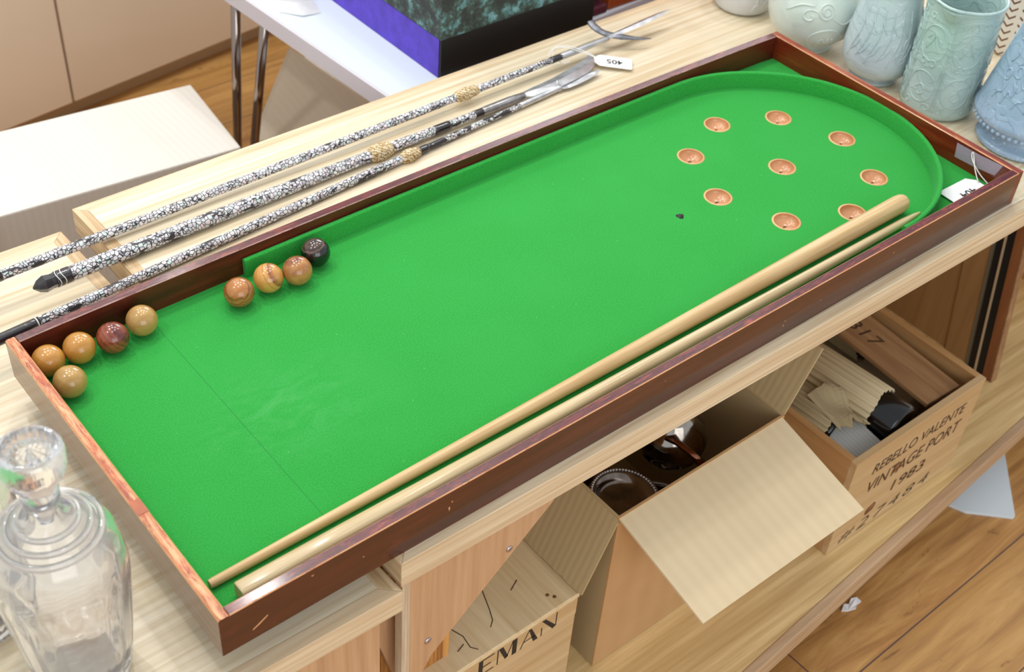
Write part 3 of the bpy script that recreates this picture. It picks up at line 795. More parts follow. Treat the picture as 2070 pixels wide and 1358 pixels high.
# 2: broad spear
A, B = (0.128, 0.7035, 0.0128), (0.938, 0.7165, 0.0105)
root, ln, d, rad = spear('spear', 'thick shell-inlaid spear with a faceted black butt and broad leaf blade, middle one', A, B,
    [(0, 0.0118), (0.5, 0.0108), (0.74, 0.0095), (0.9, 0.0075), (1, 0.0066)], blacks=[(0.0, 0.028, 1.0), (0.865, 0.905, 1.0), (0.975, 1.0, 1.03)], bind=(0.722, 0.0152, 0.046))
P = on(root, ln, d)
bm = bmesh.new(); lathe(bm, [(0.0112, 0), (0.0112, 0.006), (0.0130, 0.016), (0.0090, 0.026), (0.0012, 0.034)], 6, xf=basis(P(-0.001, 0), (0, 1, 0), (0, 0, 1)) @ Matrix.Rotation(pi, 4, 'X'))
for f in bm.faces: f.smooth = False
build('faceted_butt', bm, M['lacquer'], root)
for xo in (0.002, 0.010):
    bm = bmesh.new(); tube(bm, [(xo+0.002*sin(k), 0.0122*cos(k*2*pi/16), 0.0122*sin(k*2*pi/16)) for k in range(16)], 0.0007, 6, True); build('string', bm, M['string'], root)
bm = bmesh.new(); tube(bm, [P(ln-0.004, 0), P(ln+0.002, 0), P(ln+0.06, 0), P(ln+0.094, 0), P(ln+0.098, 0)], [0.0070, 0.0080, 0.0082, 0.0064, 0.004], 20); build('ferrule', bm, M['steel_mid'], root)
bm = bmesh.new()
blade(bm, [(ln+0.094, 0, 0.004, 0.004, 0), (ln+0.103, 0.0, 0.010, 0.005, 0), (ln+0.125, -0.002, 0.0135, 0.004, 0.001), (ln+0.174, -0.002, 0.0155, 0.003, 0.002), (ln+0.215, 0.002, 0.0170, 0.0025, 0.003), (ln+0.250, 0.008, 0.0175, 0.002, 0.003), (ln+0.272, 0.016, 0.0150, 0.0015, 0.003), (ln+0.288, 0.027, 0.0095, 0.001, 0.003), (ln+0.298, 0.036, 0.002, 0.0006, 0.003)], P)
build('blade', bm, M['steel'], root)

# 3: slim spear
A, B = (-0.06, 0.6265, 0.0085), (1.013, 0.6985, 0.0072)
root, ln, d, rad = spear('spear', 'slim shell-inlaid spear with a black tipped end, nearest the board', A, B,
    [(0, 0.0078), (0.7, 0.0074), (0.8, 0.0058), (1, 0.0050)], blacks=[(0.0, 0.122, 1.0), (0.775, 0.792, 1.05)], bind=(0.757, 0.0120, 0.040), sparse=[(0.78, 1.0)])
P = on(root, ln, d)
bm = bmesh.new(); tube(bm, [P(0.118*ln, 0), P(0.1195*ln, 0)], 0.0087, 18); build('bone_ring', bm, M['string'], root)
bm = bmesh.new(); tube(bm, [P(ln-0.004, 0), P(ln+0.002, 0), P(ln+0.05, 0), P(ln+0.090, 0), P(ln+0.092, 0), P(ln+0.098, 0), P(ln+0.100, 0)], [0.0052, 0.0056, 0.0056, 0.0048, 0.0064, 0.0064, 0.004], 18); build('ferrule', bm, M['steel'], root)
bm = bmesh.new(); tube(bm, [P(ln+0.095, 0.004, 0.004), P(ln+0.099, 0.010, 0.008), P(ln+0.103, 0.015, 0.011)], [0.0030, 0.0022, 0.0010], 8); build('lug', bm, M['steel'], root)
bm = bmesh.new()
blade(bm, [(ln+0.098, 0, 0.006, 0.004, 0), (ln+0.112, 0, 0.0105, 0.003, 0), (ln+0.140, 0, 0.0125, 0.003, 0.001), (ln+0.165, -0.001, 0.0110, 0.0025, 0.002), (ln+0.185, -0.003, 0.0070, 0.002, 0.003), (ln+0.200, -0.005, 0.0008, 0.0005, 0.004)], P)
build('blade', bm, M['steel'], root)

# tag of the spears
xt = basis((1.2290, 0.7440, 0.010), (0.74, -0.66, -0.06), (0.66, 0.74, 0.0))
lot_tag('lot_tag', None, 1.12, 'white lot tag printed 405 tied by string to the farthest spear', [
    [(1.236, 0.737, 0.013), (1.212, 0.755, 0.024), (1.185, 0.776, 0.034), (1.165, 0.790, 0.031), (1.160, 0.783, 0.020), (1.165, 0.762, 0.014), (1.175, 0.752, 0.019)],
    [(1.236, 0.737, 0.013), (1.206, 0.765, 0.030), (1.182, 0.785, 0.034), (1.160, 0.792, 0.028), (1.150, 0.785, 0.016)]],
    '405', xt)

# ------------------------------------------------------------------ ceramics beside the board
def relief(bm, prof, curves, rad, flat=0.6):
    """curves: lists of (theta, z) on the lathe surface"""
    def R(z):
        for (r0, z0), (r1, z1) in zip(prof[:-1], prof[1:]):
            if z0 <= z <= z1 and z1 > z0: return r0+(r1-r0)*(z-z0)/(z1-z0)
        return prof[-1][0]
    for c in curves:
        tz = catmull([(a, z, 0) for a, z in c], 6)
        pts = [((R(q.y)+0.0002)*cos(q.x), (R(q.y)+0.0002)*sin(q.x), q.y) for q in tz]
        m = len(pts)
        tube(bm, pts, [rad*(0.45+0.55*sin(pi*(i+0.5)/m)) for i in range(m)], 7)
VIEW = atan2(-0.82, -1.0) - pi*0  # direction from the pots towards the camera
VA = atan2(-0.738, -0.675)
def circ(a0, z0, ra, rz, n=12, st=0.0, sw=2*pi): return [(a0+ra*cos(st+sw*i/n), z0+rz*sin(st+sw*i/n)) for i in range(n+1)]
def smooth_prof(p, k=5):
    q = catmull([(a, b, 0) for a, b in p], k); return [(max(v.x, 0), v.y) for v in q]
def spiral(a0, z0, s=1.0, fl=1): return [(a0+fl*s*0.16*(1-i/12)*cos(i*0.75), z0+s*0.011*(1-i/12)*sin(i*0.75)) for i in range(11)]

def pot(name, label, cat, loc, prof, mat, reliefs, rr=0.0016, rim=True, n=96, mod=None):
    root = thing(name, label, cat, loc)
    sp = smooth_prof(prof)
    rt_, zt = sp[-1]
    inner = [(max(r-0.005, 0.0), z) for r, z in sp if z > 0.012][::-1] + [(0, 0.012)]
    bm = bmesh.new(); lathe(bm, [(0, 0.0)] + sp + [(rt_-0.0025, zt+0.0018)] + inner, n, mod=mod, cap=False)
    build('body', bm, mat, root)
    if reliefs:
        bm = bmesh.new(); relief(bm, sp, reliefs, rr); build('relief_ornament', bm, mat, root)
    return root, sp

pot('white_jar', 'white glazed jar cut by the top edge, standing farthest up the table', 'jar', (1.655, 0.755, 0),
    [(0.045, 0), (0.056, 0.004), (0.064, 0.02), (0.071, 0.05), (0.070, 0.09), (0.056, 0.13), (0.040, 0.15), (0.042, 0.165)], M['whiteware'],
    [circ(VA+0.45, 0.045, 0.16, 0.012), [(VA+0.2, 0.015), (VA+0.25, 0.03), (VA+0.35, 0.035)], [(VA+0.5, 0.02), (VA+0.55, 0.035), (VA+0.65, 0.05)]], 0.0022)
lst = [circ(VA+0.22, 0.045, 0.42, 0.030, 16)]
lst += [[(VA+0.0+i*0.07, 0.030+0.010*(i % 3)), (VA+0.05+i*0.07, 0.046+0.006*(i % 2)), (VA+0.14+i*0.05, 0.052-0.006*(i % 3))] for i in range(6)]
lst += [spiral(VA-0.25, 0.100, 1.4), circ(VA+0.10, 0.112, 0.16, 0.014), circ(VA+0.10, 0.112, 0.08, 0.007)]
lst += [[(VA+0.25, 0.10), (VA+0.55, 0.085), (VA+0.85, 0.10), (VA+1.0, 0.125)], [(VA+0.75, 0.04), (VA+0.95, 0.06), (VA+1.1, 0.09)], [(VA-0.8, 0.10), (VA-0.5, 0.118), (VA-0.2, 0.12)]]
pot('celadon_vase', 'pale celadon globular vase with a moulded lion medallion by the far board corner', 'vase', (1.649, 0.573, 0),
    [(0.050, 0), (0.052, 0.006), (0.047, 0.012), (0.060, 0.022), (0.080, 0.045), (0.089, 0.075), (0.088, 0.105), (0.074, 0.14), (0.050, 0.17), (0.040, 0.20), (0.046, 0.22)], M['celadon'], lst, 0.0022)
lst = []
for k in range(9):
    a = VA-1.2+k*0.3
    lst += [[(a, 0.055+0.01*(k % 2)), (a+0.10, 0.085), (a+0.22, 0.115), (a+0.2, 0.15)], [(a+0.05, 0.07), (a+0.2, 0.082), (a+0.3, 0.10)], [(a+0.1, 0.12), (a-0.06, 0.14), (a-0.1, 0.165)]]
lst += [circ(VA+0.35, 0.075, 0.14, 0.011), circ(VA+0.5, 0.10, 0.12, 0.012)]
pot('relief_jug', 'blue-grey pear-shaped jug with moulded leaves, between the globular vase and the tall jug', 'jug', (1.664, 0.413, 0),
    [(0.045, 0), (0.047, 0.005), (0.042, 0.011), (0.056, 0.020), (0.067, 0.036), (0.0705, 0.06), (0.068, 0.095), (0.062, 0.13), (0.055, 0.165), (0.052, 0.19), (0.056, 0.215)], M['celadon_blue'], lst, 0.0017)
lst = []
for k in range(-2, 3):
    a = VA+0.1+k*0.95
    lst += [circ(a, 0.150, 0.40, 0.034, 16), circ(a, 0.064, 0.38, 0.030, 16), spiral(a-0.13, 0.112, 0.8), spiral(a+0.13, 0.112, 0.8, -1),
            [(a+0.475, 0.02), (a+0.470, 0.08), (a+0.480, 0.15), (a+0.475, 0.205)], [(a+0.42, 0.02), (a+0.44, 0.08), (a+0.40, 0.11)], [(a+0.53, 0.02), (a+0.51, 0.08), (a+0.55, 0.11)],
            [(a-0.2, 0.135), (a-0.05, 0.155), (a, 0.170)], [(a+0.2, 0.135), (a+0.08, 0.15), (a, 0.168)], [(a-0.22, 0.155), (a-0.12, 0.165)], [(a+0.12, 0.16), (a+0.24, 0.155)],
            [(a-0.15, 0.058), (a, 0.068), (a+0.15, 0.058)], [(a-0.14, 0.055), (a, 0.048), (a+0.14, 0.055)], spiral(a-0.28, 0.026, 0.8), spiral(a+0.28, 0.026, 0.8, -1),
            spiral(a-0.25, 0.196, 0.7), spiral(a+0.25, 0.196, 0.7, -1), [(a-0.1, 0.19), (a, 0.205), (a+0.1, 0.19)], [(a+0.38, 0.12), (a+0.475, 0.115), (a+0.57, 0.12)]]
def spout(t, z, r):
    if z < 0.19: return r
    k = (z-0.19)/0.035; d_ = (t-(VA-0.55)+pi) % (2*pi)-pi
    return r+k*0.016*math.exp(-(d_/0.30)**2)
root, sp = pot('tall_jug', 'tall grey-green cylindrical jug moulded with vine scrolls and a pouring lip', 'jug', (1.6805, 0.276, 0),
    [(0.060, 0), (0.067, 0.008), (0.0700, 0.025), (0.0695, 0.10), (0.0685, 0.16), (0.0675, 0.20), (0.0690, 0.222)], M['celadon_green'], lst, 0.0013, mod=spout)
bm = bmesh.new(); n = 96; pts = []
for i in range(n):
    a = 2*pi*i/n; r = spout(a, 0.224, 0.0680)
    pts.append((r*cos(a), r*sin(a), 0.2235+0.006*math.exp(-(((a-(VA-0.55)+pi) % (2*pi)-pi)/0.3)**2)))
tube(bm, pts, 0.0030, 10, True); build('rim', bm, M['celadon_green'], root)
hd = catmull([(0.062, 0.0, 0.20), (0.095, 0, 0.205), (0.115, 0, 0.17), (0.105, 0, 0.12), (0.066, 0, 0.08)], 8)
ra_ = VA-0.55+pi
bm = bmesh.new(); tube(bm, [(q.x*cos(ra_), q.x*sin(ra_), q.z) for q in hd], 0.007, 12); build('handle', bm, M['celadon_green'], root)
# blue pedestal jug
def ribs(t, z, r):
    if z < 0.014: return r+0.0012*abs(sin(t*34))
    if 0.044 < z < 0.085: return r+0.0016*sin(t*30)**2*(1-abs(z-0.064)/0.022)
    return r
lst = []
for k in range(10):
    a = VA-1.3+k*0.26
    lst += [[(a, 0.10), (a+0.06, 0.115+0.01*(k % 2)), (a+0.16, 0.12), (a+0.2, 0.14)], circ(a+0.1, 0.15+0.012*(k % 2), 0.09, 0.010, 8), [(a, 0.17), (a+0.1, 0.185), (a+0.05, 0.2)], spiral(a, 0.215, 0.6), spiral(a+.13, 0.24, 0.6)]
root, sp = pot('pedestal_jug', 'dusky blue pedestal jug with a ribbed beaded body at the right edge', 'jug', (1.712, 0.108, 0),
    [(0.074, 0), (0.080, 0.005), (0.078, 0.012), (0.068, 0.018), (0.063, 0.027), (0.068, 0.035), (0.084, 0.042), (0.093, 0.052), (0.098, 0.062), (0.094, 0.080), (0.088, 0.11), (0.079, 0.15), (0.071, 0.19), (0.064, 0.23), (0.062, 0.27)],
    M['blueware'], lst, 0.0022, n=192, mod=ribs)
bm = bmesh.new()
for k in range(52):
    a = 2*pi*k/52; g = bmesh.new(); bmesh.ops.create_icosphere(g, subdivisions=2, radius=0.0044)
    for f in g.faces: f.smooth = True
    merge(bm, g, 0, Matrix.Translation((0.0925*cos(a), 0.0925*sin(a), 0.0485)))
build('beaded_band', bm, M['blueware'], root)
pot('chevron_mug', 'cream mug painted with brown chevron leaves behind the tall jug', 'mug', (2.005, 0.335, 0),
    [(0.060, 0), (0.064, 0.01), (0.066, 0.05), (0.066, 0.11), (0.067, 0.15)], M['chevron'], None)

# ------------------------------------------------------------------ decanters
def decanter(loc, label):
    root = thing('glass_decanter', label, 'decanter', loc, 0, 'cut glass decanters')
    def flute(t, z, r):
        if z < 0.172: return r*(1-0.055*(1-abs(cos(t*8))**0.8))
        if z < 0.186: return r*(1-0.055*(0.186-z)/0.014*(1-abs(cos(t*8))**0.8))
        if z < 0.236: return r*(1-0.012*abs(sin(t*8)))
        if 0.275 < z < 0.290: return r*(1-0.02*abs(sin(t*6)))
        return r
    pr = [(0.001, 0.001), (0.047, 0.0), (0.052, 0.006), (0.0560, 0.03), (0.0625, 0.08), (0.0668, 0.125), (0.0705, 0.165), (0.0715, 0.180), (0.0715, 0.190), (0.0690, 0.206), (0.0655, 0.226), (0.0630, 0.234), (0.0570, 0.243),
          (0.0515, 0.2475), (0.0500, 0.252), (0.0455, 0.2545), (0.0440, 0.258), (0.0385, 0.2605), (0.0370, 0.264), (0.0310, 0.2665), (0.0290, 0.270), (0.0220, 0.2745), (0.0180, 0.279), (0.0160, 0.284), (0.0168, 0.290), (0.0188, 0.294), (0.0192, 0.300), (0.0180, 0.303)]
    inn = [(0.0110, 0.302), (0.0108, 0.285), (0.016, 0.272), (0.028, 0.262), (0.040, 0.253), (0.052, 0.240), (0.060, 0.225), (0.0655, 0.200), (0.0665, 0.18), (0.061, 0.12), (0.055, 0.06), (0.050, 0.022), (0.040, 0.014), (0.001, 0.012)]
    bm = bmesh.new(); lathe(bm, pr+inn, 108, mod=flute, cap=False); build('bottle', bm, M['glass'], root)
    bm = bmesh.new()
    for rr, zz, mr in ((0.0520, 0.2490, 0.0042), (0.0420, 0.2575, 0.0036), (0.0315, 0.2665, 0.0034)):
        tube(bm, [(rr*cos(2*pi*k/72), rr*sin(2*pi*k/72), zz) for k in range(72)], mr, 12, True)
    build('neck_rings', bm, M['glass'], root)
    def star(t, z, r): return r*(1-0.022*abs(sin(t*12))) if z > 0.315 else r
    st = [(0.0, 0.262), (0.0070, 0.262), (0.0096, 0.300), (0.0110, 0.3035), (0.0185, 0.305), (0.0200, 0.311), (0.0200, 0.318), (0.0230, 0.324), (0.0290, 0.332), (0.0318, 0.340), (0.0335, 0.347), (0.0338, 0.362), (0.0325, 0.368), (0.0290, 0.371), (0.0262, 0.3712)]
    bm = bmesh.new(); lathe(bm, st, 96, mod=star, cap=False)
    # star cut top: alternating ridges running to the centre
    g = bmesh.new(); k = 32
    cv = g.verts.new((0, 0, 0.3700)); rg = [g.verts.new((0.0260*cos(2*pi*i/k), 0.0260*sin(2*pi*i/k), 0.3712-(0.0040 if i % 2 else 0))) for i in range(k)]
    for i in range(k): g.faces.new([cv, rg[i], rg[(i+1) % k]])
    merge(bm, g)
    build('stopper', bm, M['glass'], root)
decanter((-0.1205, 0.106, -0.042), 'large cut glass decanter with a star-cut mushroom stopper in the near left corner')
decanter((-0.184, 0.243, -0.042), 'second glass decanter just entering at the left edge behind the large one')

# ------------------------------------------------------------------ under-table: crates
def lidless_crate(root, x0, x1, y0, y1, z0, z1, t=0.014):
    for nm, a in (('front_board', (x0, x1, y0, y0+t)), ('back_board', (x0, x1, y1-t, y1))):
        bm = bmesh.new(); box(bm, a[0], a[1], a[2], a[3], z0, z1, 0.001); build(nm, bm, M['crate'], root)
    for a in ((x0, x0+t, y0+t, y1-t), (x1-t, x1, y0+t, y1-t)):
        bm = bmesh.new(); box(bm, a[0], a[1], a[2], a[3], z0, z1, 0.001); build('side_board', bm, M['crate_side'], root)
    bm = bmesh.new(); box(bm, x0+t, x1-t, y0+t, y1-t, z0, z0+0.01); build('bottom_board', bm, M['crate'], root)
def put_text(root, s, size, x, y, z, mat, shear=0, spacing=1.0, ex=(1, 0, 0), ey=(0, 0, 1), width=None, thick=0.0, name='stencilled_lettering'):
    b = text_bm(s, size, shear, 0.0, 'LEFT', spacing, thick)
    if width:
        mx = max(v.co.x for v in b.verts); mn = min(v.co.x for v in b.verts)
        bmesh.ops.scale(b, vec=(width/(mx-mn), 1, 1), verts=b.verts)
    bmesh.ops.transform(b, matrix=basis((x, y, z), ex, ey), verts=b.verts)
    return build(name, b, mat, root)
Y0 = -0.0720
cr = thing('wine_crate', 'open pine port crate stencilled on the front, holding corrugated-wrapped bottles', 'crate')
lidless_crate(cr, 1.170, 1.550, Y0, 0.43, -0.619, -0.372)
put_text(cr, 'REBELLO VALENTE', 0.036, 1.232, Y0-0.0006, -0.4375, M['ink_brown'], 0.15, 1.0, width=0.275)
put_text(cr, 'VINTAGE PORT', 0.044, 1.232, Y0-0.0006, -0.4900, M['ink_brown'], 0.15, 1.0, width=0.280)
put_text(cr, '1983', 0.040, 1.318, Y0-0.0006, -0.5440, M['ink_brown'], 0.1, width=0.100)
put_text(cr, '#27484', 0.038, 1.195, Y0-0.0006, -0.6050, M['ink'], 0.25, 1.3, width=0.270, thick=-0.0006)
for kx, kz, kr in ((1.322, -0.474, 0.009), (1.276, -0.558, 0.010)):
    bm = bmesh.new(); lathe(bm, [(kr, 0), (kr, 0.0005)], 24, mod=lambda t, z, r: r*(1+0.5*abs(cos(t))), xf=basis((kx, Y0, kz), (1, 0, 0.3), (0, 0, 1))); build('knot', bm, M['knot'], cr)

def bottle(loc, axis, label, wrap, wl=0.20, R=0.047, w0=0.050):
    """bottle lying along axis, base end at loc"""
    root = thing('wrapped_bottle', label, 'bottle', loc)
    ax = Vector(axis).normalized(); side = ax.cross(Vector((0, 0, 1))).normalized(); upv = side.cross(ax)
    xf = Matrix(((side.x, upv.x, ax.x, 0), (side.y, upv.y, ax.y, 0), (side.z, upv.z, ax.z, 0), (0, 0, 0, 1)))
    bm = bmesh.new(); lathe(bm, [(0, 0.012), (R*0.6, 0.006), (R*0.9, 0), (R, 0.007), (R, 0.19), (R*0.8, 0.215), (0.016, 0.245), (0.015, 0.30), (0.017, 0.302), (0.017, 0.315), (0, 0.315)], 48, xf=xf)
    build('bottle', bm, M['glass_blk'], root)
    def corr(t, z, r): return r+0.0026*sin(t*26)
    bm = bmesh.new(); 
    lathe(bm, [(R+0.003, w0), (R+0.0045, w0+0.001), (R+0.0050, w0+0.05), (R+0.0045, w0+wl), (R+0.003, w0+wl+0.001)], 240,
          mod=lambda t, z, r: corr(t, z, r)+0.0, xf=xf, cap=False)
    if True:
        # slanted / ragged leading edge
        for v in bm.verts:
            q = xf.inverted() @ v.co
            if q.z < w0+0.01:
                a = atan2(q.y, q.x); v.co += ax*(0.006*sin(a+0.6)+0.002*sin(5*a))
    build('corrugated_sleeve', bm, wrap, root)
    return root
bottle((1.333, -0.052, -0.398), (-0.06, 1, -0.02), 'black bottle base poking from a corrugated card sleeve in the port crate', M['corr'], R=0.047)
bottle((1.230, 0.012, -0.408), (-0.02, 1, -0.06), 'bottle in a torn dusty corrugated sleeve at the left of the port crate', M['corr_old'], R=0.038, w0=0.008)
bottle((1.492, 0.145, -0.428), (0.0, 1, 0.0), 'slim corrugated-wrapped bottle deep at the right of the port crate', M['corr_old'], wl=0.16, R=0.030, w0=0.01)
# torn flap of wrapping
bm = bmesh.new()
gx, gy = 12, 12; gr = [[None]*(gy+1) for _ in range(gx+1)]
for i in range(gx+1):
    for k in range(gy+1):
        u_, v_ = i/gx, k/gy
        ex = 0.010*sin(v_*23+1)*(u_ > 0.85)+0.006*sin(v_*41)*(u_ > 0.85); ey = 0.009*sin(u_*19)*(v_ < 0.1)+0.005*sin(u_*37)*(v_ > 0.9)
        gr[i][k] = bm.verts.new((0.080*u_*(0.75+0.25*v_)+ex, 0.095*v_+ey, 0.018*sin(pi*u_*0.9)+0.0035*sin(u_*48)*0.5+0.010*sin(v_*7+u_*3)*u_))
for i in range(gx):
    for k in range(gy):
        bm.faces.new([gr[i][k], gr[i+1][k], gr[i+1][k+1], gr[i][k+1]])
o = build('torn_wrapping', bm, M['corr_old'], None, loc=(1.212, 0.000, -0.372), rot=(0.10, 0.25, -0.1))
md = o.modifiers.new('thickness', 'SOLIDIFY'); md.thickness = 0.002
tag(o, 'torn piece of corrugated wrapping lying on the left bottle', 'packaging')
# loose lid board
xf = basis((1.405, -0.045, -0.388), (0.995, 0.0, -0.10), (0.03, 1, 0.05))
bt2 = thing('loose_board', 'thin brown wooden board marked 817 lying across the bottles in the port crate', 'board')
bm = bmesh.new(); box(bm, 0, 0.105, 0, 0.36, 0, 0.009, 0.001, xf=xf); build('plank', bm, M['board'], bt2)
b = text_bm('817', 0.048, 0.1, 0, 'LEFT', 1.1, 0.0); bmesh.ops.transform(b, matrix=xf @ Matrix.Translation((0.034, 0.235, 0.0096)) @ Matrix.Rotation(-pi/2, 4, 'Z'), verts=b.verts)
build('painted_number', b, M['ink_brown'], bt2)
# crumpled grey card under the bottle
bm = bmesh.new(); box(bm, 0, 0.09, -0.045, 0.035, 0, 0.004, 0.001)
for v in bm.verts: v.co.z += 0.006*sin(v.co.x*90)
bmesh.ops.transform(bm, matrix=Matrix.Translation((1.187, -0.010, -0.402)) @ Matrix.Rotation(0.15, 4, 'X'), verts=bm.verts)
tag(build('grey_card', bm, M['greycard'], None), 'grey corrugated card tucked inside the front of the port crate', 'packaging')
bm = bmesh.new(); box(bm, 1.186, 1.534, 0.02, 0.41, -0.605, -0.468, 0.01)
tag(build('packing_wad', bm, M['corr_old'], None), 'wad of brown packing paper filling the port crate', 'packaging')

# EMAN crate
ec = thing('wine_crate', 'closed pine crate with bold black lettering beside the plywood gusset', 'crate')
EX0, EX1, EY, EZ = 0.20, 0.606, 0.018, -0.380
bm = bmesh.new(); box(bm, EX0, EX1, EY, 0.50, EZ-0.012, EZ, 0.001); build('lid', bm, M['crate_top'], ec)
bm = bmesh.new(); box(bm, EX0, EX1-0.002, EY+0.001, EY+0.016, EZ-0.056, EZ-0.0125, 0.001); build('front_batten', bm, M['crate'], ec)
bm = bmesh.new(); box(bm, EX0, EX1-0.002, EY+0.002, EY+0.016, -0.619, EZ-0.057, 0.001); build('front_board', bm, M['crate'], ec)
bm = bmesh.new(); box(bm, EX1-0.014, EX1-0.001, EY+0.016, 0.50, -0.619, EZ-0.0125, 0.001); build('side_board', bm, M['crate_side'], ec)
bm = bmesh.new(); box(bm, EX0, EX0+0.012, EY+0.016, 0.50, -0.619, EZ-0.0125, 0.001); build('side_board', bm, M['crate_side'], ec)
bm = bmesh.new(); box(bm, EX0+0.012, EX1-0.014, 0.488, 0.50, -0.619, EZ-0.0125, 0.001); build('back_board', bm, M['crate'], ec)
def letter(quads, x, w, h):
    bm = bmesh.new()
    for q in quads:
        vs = [bm.verts.new((x+a*w, EY-0.0002+0.001, EZ-0.0545+b*h)) for a, b in q]
        bm.faces.new(vs)
    return bm
Lq = {
 'E': [[(0, 0), (0.28, 0), (0.28, 1), (0, 1)], [(0.28, 0), (1, 0), (1, 0.07), (0.28, 0.07)], [(0.28, 0.93), (1, 0.93), (1, 1), (0.28, 1)], [(0.28, 0.47), (0.8, 0.47), (0.8, 0.54), (0.28, 0.54)]],
 'M': [[(0, 0), (0.06, 0), (0.06, 1), (0, 1)], [(0.06, 1), (0.28, 1), (0.58, 0.15), (0.42, 0.05)], [(0.46, 0.1), (0.52, 0.1), (0.82, 1), (0.76, 1)], [(0.76, 0), (1, 0), (1, 1), (0.76, 1)]],
 'A': [[(0, 0), (0.07, 0), (0.5, 1), (0.44, 1)], [(0.44, 1), (0.58, 1), (1, 0), (0.74, 0)], [(0.18, 0.32), (0.8, 0.32), (0.8, 0.38), (0.18, 0.38)]],
 'N': [[(0, 0), (0.07, 0), (0.07, 0.55), (0, 0.55)], [(0, 1), (0.24, 1), (1, 0.1), (0.78, 0)], [(0.93, 0.1), (1, 0.1), (1, 1), (0.93, 1)]]}
for ch, x, w in (('E', 0.406, 0.030), ('M', 0.442, 0.039), ('A', 0.4875, 0.037), ('N', 0.530, 0.032)):
    build('stencilled_letter', letter(Lq[ch], x, w, 0.038), M['ink'], ec)
for x, y in ((0.587, 0.035), (0.580, 0.044)):
    bm = bmesh.new(); lathe(bm, [(0.003, 0), (0.003, 0.0004)], 14, xf=Matrix.Translation((x-0.02, y, EZ))); build('nail_head', bm, M['knot'], ec)
for pts in ([(0.485, 0.115), (0.470, 0.075), (0.462, 0.058), (0.452, 0.050)], [(0.395, 0.10), (0.408, 0.062), (0.405, 0.04), (0.412, 0.03)], [(0.52, 0.085), (0.54, 0.095)], [(0.40, 0.050), (0.385, 0.045)]):
    bm = bmesh.new(); tube(bm, [(a, b, EZ+0.0002) for a, b in pts], 0.0008, 6); build('scored_mark', bm, M['ink_brown'], ec)

# ------------------------------------------------------------------ cardboard carton with metalware
cb = thing('cardboard_carton', 'open brown cardboard carton of old metalware under the table edge', 'carton', (0, 0, 0))
CX0, CX1, CY0, CY1, CZ0, CZ1 = 0.657, 1.030, 0.010, 0.380, -0.619, -0.2315
t_ = 0.004
bm = bmesh.new(); box(bm, CX0, CX1, CY0, CY0+t_, CZ0, CZ1); build('front_wall', bm, M['card_out'], cb)
bm = bmesh.new(); box(bm, CX0, CX1, CY1-t_, CY1, CZ0, CZ1); build('back_wall', bm, M['card_in'], cb)
for xa in (CX0, CX1-t_):
    bm = bmesh.new(); box(bm, xa, xa+t_, CY0+t_, CY1-t_, CZ0, CZ1); build('side_wall', bm, M['card_in'], cb)
bm = bmesh.new(); box(bm, CX0+t_, CX1-t_, CY0+t_, CY1-t_, CZ0, CZ0+t_); build('bottom', bm, M['card_in'], cb)
def panel(name, A, ex, ey, w, h, mat, rag=0.0):
    bm = bmesh.new(); g = []
    n = 24
    top = [(w*i/n, h+(random.uniform(-rag, rag) if rag else 0)) for i in range(n+1)][::-1]
    pl = [(0, 0), (w, 0)] + top
    prism(bm, pl, 0, 0.004)
    o = build(name, bm, mat, cb)
    m_ = basis(A, ex, ey); o.matrix_local = m_
    return o
fdir = Vector((0, -0.188, -0.052))
panel('flap', (CX0+0.002, CY0, CZ1-0.002), (1, 0.0, 0), fdir, 0.366, 0.196, M['card'])
panel('flap', (CX0, CY1-0.005, CZ1-0.004), (0, -1, 0), Vector((-0.058, 0.0, -0.140)), 0.365, 0.152, M['card_in'], 0.0015)
panel('flap', (CX1, CY0+0.002, CZ1), (0, 1, 0), Vector((0.05, 0, 0.10)), 0.365, 0.13, M['card_in'])

# metalware inside the carton
def ware(name, label, cat, loc, tilt, parts):
    r = thing(name, label, cat, loc); r.rotation_euler = tilt
    for nm, bm, mt in parts: build(nm, bm, mt, r)
    return r
bm = bmesh.new(); lathe(bm, [(0, -0.006), (0.034, -0.004), (0.042, 0.0), (0.047, 0.011), (0.058, 0.012), (0.0600, 0.010), (0.058, 0.004), (0.046, 0.004), (0.040, -0.008), (0, -0.010)], 72, cap=False)
b2 = bmesh.new()
for k in range(64):
    a = 2*pi*k/64; g = bmesh.new(); bmesh.ops.create_icosphere(g, subdivisions=1, radius=0.0029)
    for f in g.faces: f.smooth = True
    merge(b2, g, 0, Matrix.Translation((0.0530*cos(a), 0.0530*sin(a), 0.0128)))
ware('salver', 'dark silver-plated dish with a beaded rim in the carton', 'dish', (0.734, 0.072, -0.300), (0.05, 0.05, 0), [('dish', bm, M['tarn']), ('beaded_rim', b2, M['steel'])])
bm = bmesh.new(); lathe(bm, [(0, 0.0), (0.022, 0.001), (0.045, 0.015), (0.057, 0.038), (0.060, 0.052), (0.062, 0.052), (0.059, 0.036), (0.047, 0.011), (0.022, -0.003), (0, -0.004)], 72, cap=False)
b2 = bmesh.new(); tube(b2, [(0.061*cos(2*pi*k/60), 0.061*sin(2*pi*k/60), 0.0525) for k in range(60)], 0.0028, 8, True)
ware('bowl', 'shallow plated bowl with a bright rolled rim, half hidden by the carton flap', 'bowl', (0.836, 0.080, -0.455), (0.0, 0.0, 0), [('bowl_body', bm, M['tarn2']), ('rim', b2, M['steel'])])
bm = bmesh.new(); lathe(bm, [(0.028, 0), (0.030, 0.004), (0.040, 0.012), (0.056, 0.035), (0.060, 0.060), (0.052, 0.085), (0.036, 0.098), (0.034, 0.104), (0.024, 0.112), (0.010, 0.118), (0.006, 0.122), (0.009, 0.128), (0, 0.134)], 56)
